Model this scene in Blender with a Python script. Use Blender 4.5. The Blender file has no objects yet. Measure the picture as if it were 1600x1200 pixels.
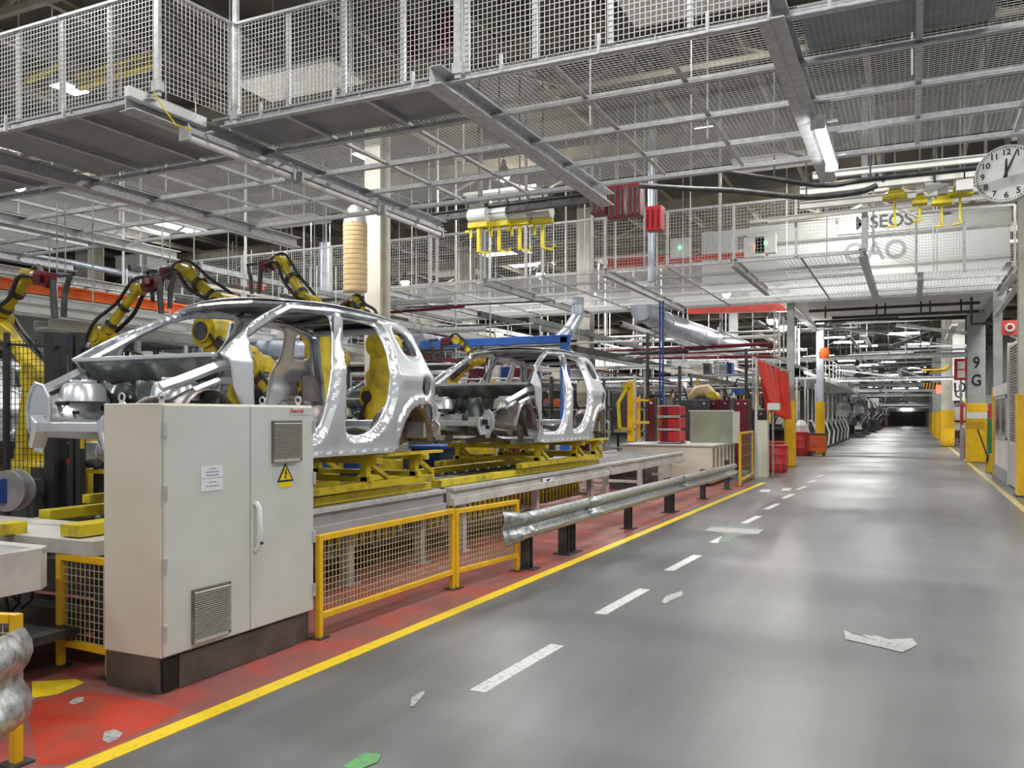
import bpy, bmesh, math, random
from mathutils import Vector, Matrix
from mathutils.geometry import delaunay_2d_cdt
random.seed(7)
scene = bpy.context.scene
COL = scene.collection
# ------------------------------------------------------------------ camera, world, light, exposure
EYE = 1.85
YAW = math.atan(625/1323.0)
FOC = 1323.0
cam_data = bpy.data.cameras.new('camera'); cam = bpy.data.objects.new('camera', cam_data); COL.objects.link(cam)
cam.location = (0, 0, EYE); cam.rotation_euler = (math.pi/2, 0, YAW)
cam_data.sensor_width = 36; cam_data.lens = 36*FOC/1600; cam_data.shift_y = 50/1600
cam_data.clip_end = 400; cam_data.clip_start = 0.05
scene.camera = cam
scene.view_settings.view_transform = 'Standard'; scene.view_settings.look = 'None'
scene.view_settings.gamma = 1; scene.view_settings.use_curve_mapping = False
scene.view_settings.exposure = 0.34
world = bpy.data.worlds.new('world'); scene.world = world; world.use_nodes = True
wb = world.node_tree.nodes['Background']; wb.inputs[0].default_value = (0.93, 0.97, 1.0, 1); wb.inputs[1].default_value = 0.31

def lamp(name, loc, sx, sy, watts, col=(1, 0.99, 0.95), rot=(0, 0, 0)):
    l = bpy.data.lights.new(name, 'AREA'); l.shape = 'RECTANGLE'; l.size = sx; l.size_y = sy
    l.energy = watts; l.color = col
    o = bpy.data.objects.new(name, l); COL.objects.link(o); o.location = loc; o.rotation_euler = rot
    return o
# rows of roof lamps of the hall (each carries a housing built further down)
ROOF_Z = 9.6; TOPZ = 10.0
ROOF_LAMPS = []
for yy in (-4, 5, 14, 24, 36, 50, 68, 90, 115, 145):
    for xx in (-20, -11.5, -3.2, 3.5):
        if xx > 3 and yy > 60: continue
        if yy > 55 and xx < -15: continue
        big = 0.75 if yy < 10 else 1.0 if yy < 30 else 1.9 if yy < 60 else 2.6
        ROOF_LAMPS.append((xx, yy))
        lamp('roof_lamp_light', (xx, yy, 8.72), 2.4, 0.34, 330*big)

def bulb(name, loc, watts, r=.12):
    l = bpy.data.lights.new(name, 'POINT'); l.energy = watts; l.shadow_soft_size = r; l.color = (1, .97, .9)
    o = bpy.data.objects.new(name, l); COL.objects.link(o); o.location = loc; return o
lamp('wall_flood_light', (-1.6, 29.2, 8.9), 1.2, .5, 190, rot=(math.radians(62), 0, 0))

# ------------------------------------------------------------------ pixel rays of the photograph -> points at a chosen real distance
SN, CS = math.sin(YAW), math.cos(YAW)
def ray(px, py):
    r = (px-800)/FOC
    return Vector((r*CS-SN, r*SN+CS, -(py-650)/FOC))
def at_z(px, py, Z=0.0):
    v = ray(px, py); t = (Z-EYE)/v.z; return Vector((v.x*t, v.y*t, Z))
def at_x(px, py, X):
    v = ray(px, py); t = X/v.x; return Vector((X, v.y*t, EYE+v.z*t))
def at_y(px, py, Y):
    v = ray(px, py); t = Y/v.y; return Vector((v.x*t, Y, EYE+v.z*t))

# ------------------------------------------------------------------ materials
def mat(name, c1, c2=None, rough=0.5, metal=0.0, scale=3.0, detail=4.0, lo=0.4, hi=0.65, emit=0.0, bump=0.0, rvar=0.0, spec=None, stretch=None, alpha=None):
    m = bpy.data.materials.new(name); m.use_nodes = True
    nt = m.node_tree; b = nt.nodes['Principled BSDF']
    b.inputs['Base Color'].default_value = (*c1, 1); b.inputs['Roughness'].default_value = rough
    b.inputs['Metallic'].default_value = metal
    if spec is not None: b.inputs['Specular IOR Level'].default_value = spec
    if emit:
        b.inputs['Emission Color'].default_value = (*c1, 1); b.inputs['Emission Strength'].default_value = emit
    if alpha is not None:
        b.inputs['Transmission Weight'].default_value = alpha
    if c2 is not None or bump or rvar:
        tc = nt.nodes.new('ShaderNodeTexCoord'); n = nt.nodes.new('ShaderNodeTexNoise')
        n.inputs['Scale'].default_value = scale; n.inputs['Detail'].default_value = detail
        src = tc.outputs['Object']
        if stretch:
            mp = nt.nodes.new('ShaderNodeMapping'); mp.inputs['Scale'].default_value = stretch
            nt.links.new(src, mp.inputs[0]); src = mp.outputs[0]
        nt.links.new(src, n.inputs['Vector'])
        mr = nt.nodes.new('ShaderNodeMapRange'); mr.inputs['From Min'].default_value = lo; mr.inputs['From Max'].default_value = hi
        nt.links.new(n.outputs['Fac'], mr.inputs['Value'])
        if c2 is not None:
            mx = nt.nodes.new('ShaderNodeMix'); mx.data_type = 'RGBA'
            mx.inputs[6].default_value = (*c1, 1); mx.inputs[7].default_value = (*c2, 1)
            nt.links.new(mr.outputs[0], mx.inputs[0]); nt.links.new(mx.outputs[2], b.inputs['Base Color'])
        if rvar:
            m2 = nt.nodes.new('ShaderNodeMapRange'); m2.inputs['To Min'].default_value = rough; m2.inputs['To Max'].default_value = rough+rvar
            nt.links.new(mr.outputs[0], m2.inputs['Value']); nt.links.new(m2.outputs[0], b.inputs['Roughness'])
        if bump:
            bp = nt.nodes.new('ShaderNodeBump'); bp.inputs['Strength'].default_value = bump; bp.inputs['Distance'].default_value = 0.01
            nt.links.new(n.outputs['Fac'], bp.inputs['Height']); nt.links.new(bp.outputs[0], b.inputs['Normal'])
    return m
M = dict(
    galv=mat('galvanised steel', (0.58, 0.59, 0.60), (0.44, 0.45, 0.46), 0.42, 0.2, 14),
    galv_dull=mat('dull galvanised steel', (0.34, 0.35, 0.35), (0.24, 0.25, 0.25), 0.5, 0.2, 6),
    wire=mat('galvanised wire', (0.62, 0.62, 0.61), None, 0.45, 0.3),
    lemon=mat('lemon yellow paint', (0.85, 0.72, 0.02), (0.7, 0.56, 0.02), 0.4, 0, 6),
    deck=mat('grey deck plate', (0.30, 0.32, 0.35), (0.38, 0.39, 0.41), 0.6, 0.2, 5),
    guard=mat('zinc coated barrier steel', (0.46, 0.47, 0.47), (0.17, 0.18, 0.18), 0.38, 0.65, 22, 7, 0.42, 0.70, bump=0.04),
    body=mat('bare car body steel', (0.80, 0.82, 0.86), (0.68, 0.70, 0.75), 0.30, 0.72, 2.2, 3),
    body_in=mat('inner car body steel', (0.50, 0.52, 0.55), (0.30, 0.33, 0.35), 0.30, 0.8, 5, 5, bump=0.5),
    body_dark=mat('dark body steel', (0.13, 0.15, 0.15), (0.30, 0.32, 0.32), 0.28, 0.7, 4, 6, 0.45, 0.7, bump=0.7),  # dark steel for dash and cowl, and for shade painted under the roof
    liner=mat('dark wheelhouse steel', (0.22, 0.20, 0.20), (0.34, 0.27, 0.27), 0.4, 0.6, 5, 4, bump=0.4),  # darker, slightly reddish steel for wheelhouses and the filler backing
    cream=mat('cream grey enamel', (0.74, 0.71, 0.60), (0.68, 0.65, 0.54), 0.45, 0.0, 1.6, 5),
    enamel=mat('light grey enamel', (0.66, 0.67, 0.64), (0.61, 0.615, 0.58), 0.42, 0.0, 1.8, 5),
    grille=mat('grey grille plastic', (0.12, 0.112, 0.10), (0.2, 0.185, 0.16), 0.55, 0.0, 8),
    grime=mat('dusty grille slats', (0.44, 0.42, 0.38), None, 0.6),
    plinth=mat('dark grey plinth steel', (0.075, 0.072, 0.066), (0.13, 0.12, 0.10), 0.4, 0.1, 4, 5),
    yellow=mat('safety yellow paint', (0.86, 0.52, 0.012), (0.78, 0.44, 0.012), 0.38, 0.0, 5),
    skid=mat('worn skid yellow', (0.68, 0.54, 0.02), (0.30, 0.25, 0.05), 0.5, 0.1, 7, 6, 0.5, 0.72),
    robot=mat('robot yellow', (0.62, 0.47, 0.015), (0.28, 0.22, 0.03), 0.42, 0.0, 5, 6, 0.45, 0.7),
    wireyel=mat('yellowish mesh wire', (0.62, 0.55, 0.33), None, 0.5, 0.2),
    black=mat('black rubber', (0.018, 0.018, 0.02), None, 0.45),
    dark=mat('dark steel', (0.045, 0.047, 0.05), (0.09, 0.09, 0.09), 0.45, 0.3, 6),
    darkred=mat('dark red paint', (0.15, 0.010, 0.018), (0.09, 0.008, 0.014), 0.35, 0, 5),
    red=mat('red paint', (0.55, 0.022, 0.025), (0.42, 0.03, 0.035), 0.35, 0, 5),
    orange=mat('orange paint', (0.85, 0.16, 0.015), (0.75, 0.13, 0.02), 0.4, 0, 5),
    coral=mat('faded red paint', (0.75, 0.12, 0.08), (0.65, 0.09, 0.07), 0.45, 0, 4),
    blue=mat('blue paint', (0.02, 0.12, 0.50), (0.02, 0.09, 0.38), 0.38, 0, 5),
    bluedk=mat('dark blue paint', (0.015, 0.05, 0.22), None, 0.4),
    white=mat('white paint', (0.75, 0.75, 0.72), (0.66, 0.66, 0.63), 0.45, 0, 3),
    plainwhite=mat('white enamel', (0.80, 0.81, 0.80), None, 0.4),
    offwhite=mat('conveyor off white paint', (0.60, 0.59, 0.56), (0.42, 0.41, 0.38), 0.45, 0, 3.5, 6, 0.45, 0.75),
    convgrey=mat('conveyor grey paint', (0.42, 0.42, 0.42), (0.26, 0.26, 0.25), 0.45, 0.1, 3, 6, 0.45, 0.75),
    colgrey=mat('column grey paint', (0.40, 0.41, 0.42), (0.34, 0.35, 0.36), 0.5, 0, 3),
    colcream=mat('column cream paint', (0.68, 0.66, 0.58), (0.6, 0.57, 0.48), 0.5, 0, 3),
    duct=mat('spiral duct steel', (0.58, 0.64, 0.74), (0.46, 0.51, 0.60), 0.32, 0.5, 3),
    tanduct=mat('tan duct cladding', (0.62, 0.46, 0.25), (0.54, 0.39, 0.2), 0.5, 0, 5),
    green=mat('green paint', (0.01, 0.19, 0.07), None, 0.4),
    greenglass=mat('pale green welding screen', (0.34, 0.38, 0.29), (0.29, 0.33, 0.25), 0.25, 0, 2),
    paper=mat('white paper', (0.82, 0.82, 0.86), None, 0.6),
    sticker=mat('yellow sticker', (0.9, 0.68, 0.0), None, 0.5),
    ink=mat('black ink', (0.01, 0.01, 0.01), None, 0.6),
    greyink=mat('blue grey ink', (0.25, 0.25, 0.38), None, 0.6),
    redink=mat('red ink', (0.55, 0.03, 0.06), None, 0.6),
    roof=mat('brown roof sheet', (0.085, 0.075, 0.055), (0.05, 0.045, 0.035), 0.8, 0, 0.8),
    roofsteel=mat('roof steel', (0.30, 0.27, 0.20), (0.19, 0.17, 0.13), 0.6, 0.2, 2),
    wall=mat('far wall cladding', (0.36, 0.36, 0.33), (0.22, 0.22, 0.2), 0.7, 0, 0.3),
    glow=mat('lit tube', (1.0, 1.0, 1.0), None, 0.5, emit=14),
    lampglow=mat('lit lamp face', (1.0, 0.99, 0.96), None, 0.5, emit=30),
    sky=mat('bright roof light', (0.97, 1.0, 1.0), None, 0.5, emit=4.0),
    diffuser=mat('unlit white diffuser', (0.8, 0.8, 0.76), None, 0.3),
    greenled=mat('green indicator', (0.1, 1.0, 0.4), None, 0.5, emit=4),
    redled=mat('red indicator', (1.0, 0.1, 0.06), None, 0.5, emit=2.5),
    gauge=mat('clock face', (0.82, 0.82, 0.80), None, 0.35),
    curtain=mat('red welding curtain', (0.72, 0.035, 0.015), (0.58, 0.02, 0.015), 0.28, 0, 3, stretch=(6, 6, .5)),
    brown=mat('tan board', (0.55, 0.40, 0.22), None, 0.6),
    glassdk=mat('dark window glass', (0.16, 0.17, 0.17), None, 0.12),
    linewhite=mat('worn white floor paint', (0.66, 0.66, 0.65), (0.36, 0.36, 0.36), 0.5, 0, 22, 6, 0.52, 0.66),
    lineyel=mat('yellow floor paint', (0.87, 0.62, 0.02), (0.60, 0.45, 0.06), 0.42, 0, 16, 6, 0.56, 0.75),
    lineyelold=mat('faded yellow floor paint', (0.62, 0.52, 0.16), (0.34, 0.32, 0.2), 0.45, 0, 10, 6, 0.45, 0.7),
    linegreen=mat('green floor paint', (0.12, 0.40, 0.13), (0.18, 0.22, 0.17), 0.5, 0, 20, 6, 0.5, 0.65),
    faintgreen=mat('faint green floor paint', (0.20, 0.27, 0.20), (0.15, 0.16, 0.155), 0.5, 0, 14, 6, 0.4, 0.6),
    scuff=mat('bare worn concrete', (0.42, 0.42, 0.41), (0.20, 0.20, 0.20), 0.6, 0, 20, 6, 0.5, 0.7),
)
def floor_material():
    m = bpy.data.materials.new('grey resin floor'); m.use_nodes = True; nt = m.node_tree; b = nt.nodes['Principled BSDF']
    tc = nt.nodes.new('ShaderNodeTexCoord')
    def noise(sc, st, det=5):
        mp = nt.nodes.new('ShaderNodeMapping'); mp.inputs['Scale'].default_value = st; nt.links.new(tc.outputs['Object'], mp.inputs[0])
        n = nt.nodes.new('ShaderNodeTexNoise'); n.inputs['Scale'].default_value = sc; n.inputs['Detail'].default_value = det
        nt.links.new(mp.outputs[0], n.inputs['Vector']); return n.outputs['Fac']
    def ramp(s, lo, hi, a, c):
        r = nt.nodes.new('ShaderNodeMapRange'); r.inputs['From Min'].default_value = lo; r.inputs['From Max'].default_value = hi
        r.inputs['To Min'].default_value = a; r.inputs['To Max'].default_value = c; nt.links.new(s, r.inputs['Value']); return r.outputs[0]
    def mul(a, c):
        x = nt.nodes.new('ShaderNodeMath'); x.operation = 'MULTIPLY'; nt.links.new(a, x.inputs[0]); nt.links.new(c, x.inputs[1]); return x.outputs[0]
    big = ramp(noise(0.35, (1, 0.35, 1)), 0.35, 0.65, 0.80, 1.15)
    streak = ramp(noise(1.6, (2.5, 0.25, 1)), 0.35, 0.7, 0.90, 1.12)
    grain = ramp(noise(45, (1, 1, 1), 3), 0.3, 0.7, 0.93, 1.07)
    cross = ramp(noise(0.9, (0.25, 1.6, 1)), 0.4, 0.7, 0.93, 1.1)
    f = mul(mul(big, streak), mul(grain, cross))
    vm = nt.nodes.new('ShaderNodeVectorMath'); vm.operation = 'SCALE'; vm.inputs[0].default_value = (0.140, 0.143, 0.149)
    nt.links.new(f, vm.inputs['Scale']); nt.links.new(vm.outputs[0], b.inputs['Base Color'])
    nt.links.new(ramp(noise(0.5, (1.2, 0.3, 1), 2), 0.3, 0.7, 0.40, 0.31), b.inputs['Roughness'])
    bp = nt.nodes.new('ShaderNodeBump'); bp.inputs['Strength'].default_value = 0.03; bp.inputs['Distance'].default_value = 0.003
    nt.links.new(noise(30, (1, 1, 1), 3), bp.inputs['Height']); nt.links.new(bp.outputs[0], b.inputs['Normal'])
    b.inputs['Specular IOR Level'].default_value = 0.6
    return m
M['floor'] = floor_material()
M['freshred'] = mat('fresh red floor paint', (0.54, 0.055, 0.03), (0.36, 0.075, 0.055), 0.36, 0, 3, 8, 0.45, 0.65)
M['redfloor'] = mat('worn red floor paint', (0.40, 0.085, 0.07), (0.27, 0.10, 0.09), 0.36, 0, 1.7, 9, 0.38, 0.52, rvar=0.1)

# ------------------------------------------------------------------ mesh builder (points in world metres; linked relative to its thing's base)
def curve_pts(pts, n=5):
    pts = [Vector(p) for p in pts]; out = []
    for i in range(len(pts)-1):
        p0 = pts[max(i-1, 0)]; p1, p2 = pts[i], pts[i+1]; p3 = pts[min(i+2, len(pts)-1)]
        for k in range(n):
            t = k/n; out.append(.5*((2*p1)+(p2-p0)*t+(2*p0-5*p1+4*p2-p3)*t*t+(3*p1-p0-3*p2+p3)*t**3))
    return out+[pts[-1]]
class MB:
    def __init__(s): s.v = []; s.f = []; s.smooth = False
    def add(s, vs, fs):
        n = len(s.v); s.v += [Vector(p) for p in vs]; s.f += [tuple(i+n for i in f) for f in fs]; return s
    def box(s, x0, x1, y0, y1, z0, z1):
        return s.add([(x, y, z) for z in (z0, z1) for x, y in ((x0, y0), (x1, y0), (x1, y1), (x0, y1))],
                     [(0, 3, 2, 1), (4, 5, 6, 7), (0, 1, 5, 4), (1, 2, 6, 5), (2, 3, 7, 6), (3, 0, 4, 7)])
    def frame(s, a, b, up=None):
        a = Vector(a); b = Vector(b); d = (b-a).normalized()
        if up is None: up = Vector((0, 0, 1)) if abs(d.z) < 0.95 else Vector((0, 1, 0))
        u = d.cross(Vector(up)).normalized(); w = u.cross(d).normalized(); return a, b, u, w
    def bar(s, a, b, w=0.05, h=None, up=None, w2=None, h2=None):
        h = w if h is None else h; w2 = w if w2 is None else w2; h2 = h if h2 is None else h2
        a, b, u, q = s.frame(a, b, up)
        vs = []
        for p, ww, hh in ((a, w, h), (b, w2, h2)):
            vs += [p-u*ww/2-q*hh/2, p+u*ww/2-q*hh/2, p+u*ww/2+q*hh/2, p-u*ww/2+q*hh/2]
        return s.add(vs, [(0, 1, 2, 3), (7, 6, 5, 4), (0, 4, 5, 1), (1, 5, 6, 2), (2, 6, 7, 3), (3, 7, 4, 0)])
    def wire(s, a, b, t):
        a = Vector(a); b = Vector(b); a, b, u, q = s.frame(a, b); r = t/2
        vs = []
        for p in (a, b): vs += [p-u*r-q*r, p+u*r-q*r, p+u*r+q*r, p-u*r+q*r]
        return s.add(vs, [(0, 4, 5, 1), (1, 5, 6, 2), (2, 6, 7, 3), (3, 7, 4, 0)])
    def profile(s, a, b, pts, up=None):
        a, b, u, q = s.frame(a, b, up); n = len(pts)
        vs = [p+u*x+q*y for p in (a, b) for x, y in pts]
        fs = [(i, (i+1) % n, n+(i+1) % n, n+i) for i in range(n)] + [tuple(range(n))[::-1], tuple(range(n, 2*n))]
        return s.add(vs, fs)
    def ibeam(s, a, b, w=0.15, h=0.2, t=0.015, up=None):
        W, H = w/2, h/2; k = t/2
        return s.profile(a, b, [(-W, -H), (W, -H), (W, -H+t), (k, -H+t), (k, H-t), (W, H-t), (W, H), (-W, H), (-W, H-t), (-k, H-t), (-k, -H+t), (-W, -H+t)], up)
    def chan(s, a, b, w=0.05, h=0.1, t=0.008, up=None):
        W, H = w/2, h/2
        return s.profile(a, b, [(-W, -H), (W, -H), (W, -H+t), (-W+t, -H+t), (-W+t, H-t), (W, H-t), (W, H), (-W, H)], up)
    def angle(s, a, b, w=0.05, t=0.006, up=None):
        return s.profile(a, b, [(-w/2, -w/2), (w/2, -w/2), (w/2, -w/2+t), (-w/2+t, -w/2+t), (-w/2+t, w/2), (-w/2, w/2)], up)
    def cyl(s, a, b, r, r2=None, n=12, caps=True):
        r2 = r if r2 is None else r2; a, b, u, q = s.frame(a, b)
        vs = [p+(u*math.cos(t)+q*math.sin(t))*rr for p, rr in ((a, r), (b, r2)) for t in [2*math.pi*i/n for i in range(n)]]
        fs = [(i, (i+1) % n, n+(i+1) % n, n+i) for i in range(n)]
        if caps: fs += [tuple(range(n))[::-1], tuple(range(n, 2*n))]
        return s.add(vs, fs)
    def tube(s, pts, r, n=8, closed=False):
        pts = [Vector(p) for p in pts]; N = len(pts); vs = []; q = None
        for i, p in enumerate(pts):
            d = (pts[(i+1) % N]-pts[i-1]) if (closed or 0 < i < N-1) else (pts[1]-pts[0] if i == 0 else pts[-1]-pts[-2])
            d.normalize()
            if q is None: q = Vector((0, 0, 1)) if abs(d.z) < 0.9 else Vector((0, 1, 0))
            u = d.cross(q).normalized(); q = u.cross(d).normalized()
            rr = r[i] if isinstance(r, (list, tuple)) else r
            vs += [p+(u*math.cos(t)+q*math.sin(t))*rr for t in [2*math.pi*k/n for k in range(n)]]
        fs = [(i*n+k, i*n+(k+1) % n, ((i+1) % N)*n+(k+1) % n, ((i+1) % N)*n+k) for i in range(N if closed else N-1) for k in range(n)]
        if not closed: fs += [tuple(range(n))[::-1], tuple(range((N-1)*n, N*n))]
        return s.add(vs, fs)
    def lathe(s, base, prof, n=20, axis=(0, 0, 1)):
        base = Vector(base); ax = Vector(axis).normalized(); t = Vector((1, 0, 0)) if abs(ax.x) < .9 else Vector((0, 1, 0))
        u = ax.cross(t).normalized(); w = ax.cross(u); vs = []
        for r, z in prof: vs += [base+ax*z+(u*math.cos(k*2*math.pi/n)+w*math.sin(k*2*math.pi/n))*r for k in range(n)]
        fs = [(i*n+k, i*n+(k+1) % n, (i+1)*n+(k+1) % n, (i+1)*n+k) for i in range(len(prof)-1) for k in range(n)]
        fs += [tuple(range(n))[::-1], tuple(range((len(prof)-1)*n, len(prof)*n))]
        return s.add(vs, fs)
    def ball(s, c, r, n=12, m=8, sc=(1, 1, 1)):
        c = Vector(c)
        vs = [c+Vector((math.sin(math.pi*j/m)*math.cos(2*math.pi*i/n)*sc[0], math.sin(math.pi*j/m)*math.sin(2*math.pi*i/n)*sc[1], math.cos(math.pi*j/m)*sc[2]))*r for j in range(m+1) for i in range(n)]
        return s.add(vs, [(j*n+i, (j+1)*n+i, (j+1)*n+(i+1) % n, j*n+(i+1) % n) for j in range(m) for i in range(n)])
    def prism(s, poly, x0, x1, axis='x'):   # polygon in the two other axes, extruded
        n = len(poly)
        def P(a, b, c): return {'x': (c, a, b), 'y': (a, c, b), 'z': (a, b, c)}[axis]
        vs = [P(a, b, c) for c in (x0, x1) for a, b in poly]
        fs = [(i, (i+1) % n, n+(i+1) % n, n+i) for i in range(n)] + [tuple(range(n))[::-1], tuple(range(n, 2*n))]
        return s.add(vs, fs)
    def mesh_panel(s, o, u, v, W, H, sp=0.05, t=0.004, spv=None):
        o = Vector(o); u = Vector(u).normalized(); v = Vector(v).normalized(); spv = spv or sp
        k = int(W/sp)
        for i in range(k+1): p = o+u*min(W, i*W/max(k, 1)); s.wire(p, p+v*H, t)
        k = int(H/spv)
        for i in range(k+1): p = o+v*min(H, i*H/max(k, 1)); s.wire(p, p+u*W, t)
        return s
    def sheet(s, fn, nu, nv):
        vs = [fn(i/nu, j/nv) for j in range(nv+1) for i in range(nu+1)]; w = nu+1
        return s.add(vs, [(j*w+i, j*w+i+1, (j+1)*w+i+1, (j+1)*w+i) for j in range(nv) for i in range(nu)])
    def islands(s, name, m, parent, **k):   # every separate piece becomes a part of its own
        par = list(range(len(s.v)))
        def find(i):
            while par[i] != i: par[i] = par[par[i]]; i = par[i]
            return i
        for f in s.f:
            a = find(f[0])
            for i in f[1:]: par[find(i)] = a
        grp = {}
        for f in s.f: grp.setdefault(find(f[0]), []).append(f)
        for fs in grp.values():
            ids = sorted({i for f in fs for i in f}); mp = {q: n for n, q in enumerate(ids)}
            b = MB(); b.v = [s.v[i] for i in ids]; b.f = [tuple(mp[i] for i in f) for f in fs]; b.smooth = s.smooth; b.build(name, m, parent, **k)
    def build(s, name, m, parent=None, base=None, smooth=None, bevel=0, solid=0, label=None, kind=None):
        org = Vector((0, 0, 0)); q = parent
        if parent is None: org = Vector(base) if base is not None else Vector((0, 0, 0))
        while q is not None: org += q.location; q = q.parent
        me = bpy.data.meshes.new(name); me.from_pydata([p-org for p in s.v], [], s.f); me.update()
        if smooth or s.smooth:
            for p in me.polygons: p.use_smooth = True
            try: me.set_sharp_from_angle(angle=math.radians(40))
            except Exception: pass
        me.materials.append(m if not isinstance(m, str) else M[m])
        o = bpy.data.objects.new(name, me); COL.objects.link(o)
        if parent is None: o.location = org
        else: o.parent = parent
        if bevel:
            b = o.modifiers.new('bevel', 'BEVEL'); b.width = bevel; b.segments = 2; b.limit_method = 'ANGLE'
        if solid:
            b = o.modifiers.new('thickness', 'SOLIDIFY'); b.thickness = solid; b.offset = 0
        if label: o['label'] = label
        if kind: o['kind'] = kind
        return o
def tag(o, label, cat, group=None, kind=None):
    o['label'] = label; o['category'] = cat
    if group: o['group'] = group
    if kind: o['kind'] = kind
    return o
def thing(name, label, cat, loc=(0, 0, 0), group=None):
    o = bpy.data.objects.new(name, None); COL.objects.link(o); o.location = loc; o.empty_display_size = 0.1
    return tag(o, label, cat, group)
def struct(name, mb, m, **k):
    o = mb.build(name, m, **k); o['kind'] = 'structure'; return o
def copy_tree(o, parent=None):
    c = o.copy(); COL.objects.link(c)
    if parent is not None: c.parent = parent
    for ch in [x for x in o.children]: copy_tree(ch, c)
    return c
def text(name, body, size, loc, rot, m, parent, extrude=0.001, mirror=False, sx=1.0):
    cu = bpy.data.curves.new(name, 'FONT'); cu.body = body; cu.size = size; cu.extrude = extrude
    cu.offset = size*.018; cu.align_x = 'CENTER'; cu.align_y = 'CENTER'; cu.materials.append(M[m])
    tmp = bpy.data.objects.new(name, cu); me = bpy.data.meshes.new_from_object(tmp); bpy.data.objects.remove(tmp)
    o = bpy.data.objects.new(name, me); COL.objects.link(o); o.rotation_euler = rot
    o.scale = (-sx if mirror else sx, 1, 1)
    org = Vector((0, 0, 0)); q = parent
    while q is not None: org += q.location; q = q.parent
    o.location = Vector(loc)-org; o.parent = parent
    return o
HP = math.pi/2
# ------------------------------------------------------------------ the setting: floor, roof, walls
struct('floor', MB().box(-60, 14, -8, 175, -0.2, 0), 'floor')
struct('floor_red_zone', MB().box(-9.5, -3.97, 1.0, 24.0, 0.0, 0.002), 'redfloor')
struct('ceiling', MB().box(-60, 14, -8, 175, ROOF_Z+0.4, ROOF_Z+0.6), 'roof')
struct('wall_back', MB().box(-60, -4.2, 172, 173, 0, 10).box(2.3, 14, 172, 173, 0, 10).box(-4.2, 2.3, 172, 173, 0, 10), 'wall')
struct('wall_left', MB().box(-46, -45.5, -8, 172, 0, 10), 'wall')
struct('wall_right', MB().box(7.5, 7.8, 24, 172, 0, 10), 'wall')
k = 0
for y in range(2, 130, 7):
    k += 1
    b = MB().ibeam((-46, y, ROOF_Z-0.2), (7.5, y, ROOF_Z-0.2), 0.22, 0.45, 0.03)
    for i in range(14):
        x = -46+i*3.8
        if y < 70:
            b.bar((x, y, ROOF_Z-0.4), (x+1.9, y, ROOF_Z-1.15), 0.06); b.bar((x+1.9, y, ROOF_Z-1.15), (x+3.8, y, ROOF_Z-0.4), 0.06)
    if y < 70: b.bar((-46, y, ROOF_Z-1.15), (7, y, ROOF_Z-1.15), 0.1)
    struct('ceiling_truss_%d' % k, b, 'roofsteel')
k = 0
for x in [-40+2.3*i for i in range(21)]:
    k += 1
    struct('ceiling_purlin_%d' % k, MB().chan((x, -6, ROOF_Z+0.1), (x, 125, ROOF_Z+0.1), 0.12, 0.2, 0.02), 'roofsteel')
# roof lights: bright translucent panes in the roof
n = 0
for (x0, y0, x1, y1) in [(1078, 196, 1125, 226), (1168, 192, 1200, 214), (215, 325, 245, 345), (215, 352, 300, 366), (760, 400, 850, 412), (100, 100, 118, 180), (890, 500, 940, 512), (560, 240, 590, 250)]:
    p = at_z((x0+x1)/2, (y0+y1)/2, ROOF_Z+0.36); n += 1
    a = at_z(x0, (y0+y1)/2, ROOF_Z+0.36); c = at_z(x1, (y0+y1)/2, ROOF_Z+0.36); w = max(0.5, (c-a).length)
    struct('window_%d' % n, MB().box(p.x-w/2, p.x+w/2, p.y-w*0.7, p.y+w*0.7, p.z, p.z+0.03), 'sky')

# ------------------------------------------------------------------ floor markings
def strip(a, b, w, z=0.004):
    a = Vector((a[0], a[1], 0)); b = Vector((b[0], b[1], 0)); d = (b-a).normalized(); u = Vector((d.y, -d.x, 0))*w/2
    t = Vector((0, 0, z))
    return MB().add([a-u, a+u, b+u, b-u, a-u+t, a+u+t, b+u+t, b-u+t], [(4, 5, 6, 7), (0, 1, 5, 4), (1, 2, 6, 5), (2, 3, 7, 6), (3, 0, 4, 7)])
tag(strip((-3.98, 1.2), (-3.72, 24.2), 0.13).build('floor_line', 'lineyel', base=(-3.9, 12, 0)), 'bright yellow floor line edging the red strip along the barrier', 'floor marking')
tag(strip((2.0, 15), (2.02, 120), 0.13).build('floor_line', 'lineyelold', base=(2, 40, 0)), 'faded yellow floor line on the right side of the aisle', 'floor marking')
where = ['nearest the camera, longest of all', 'second from the camera', 'third from the camera, above the grey chip', 'fourth from the camera', 'fifth from the camera', 'sixth from the camera',
         'seventh from the camera', 'eighth from the camera', 'ninth from the camera', 'last before the red barrels']
for i in range(10):
    y = 5.04+2.46*i
    tag(strip((-2.64+0.005*i, y), (-2.59+0.008*i, y+1.3-0.02*i), 0.12, 0.003).build('floor_dash', 'linewhite', base=(-2.6, y+.6, 0)), 'white painted dash on the grey aisle floor, '+where[i], 'floor marking', 'white dashes down the aisle')
def blob(name, label, cx, cy, pts, m):
    c = at_z(cx, cy); ps = [at_z(x, y) for x, y in pts]
    n = len(ps); mb = MB(); zz = .0026 if name == 'paint_patch' else .0048; vs = [c+Vector((0, 0, zz))]+[p+Vector((0, 0, zz)) for p in ps]
    mb.add(vs, [(0, 1+i, 1+(i+1) % n) for i in range(n)])
    o = mb.build(name, m, base=c); tag(o, label, 'floor marking')
blob('paint_chip', 'bare pale patch worn into the open aisle floor', 1375, 1003, [(1318, 985), (1340, 993), (1370, 994), (1388, 1000), (1425, 998), (1434, 1008), (1410, 1020), (1385, 1014), (1350, 1006), (1322, 1000)], 'scuff')
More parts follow.
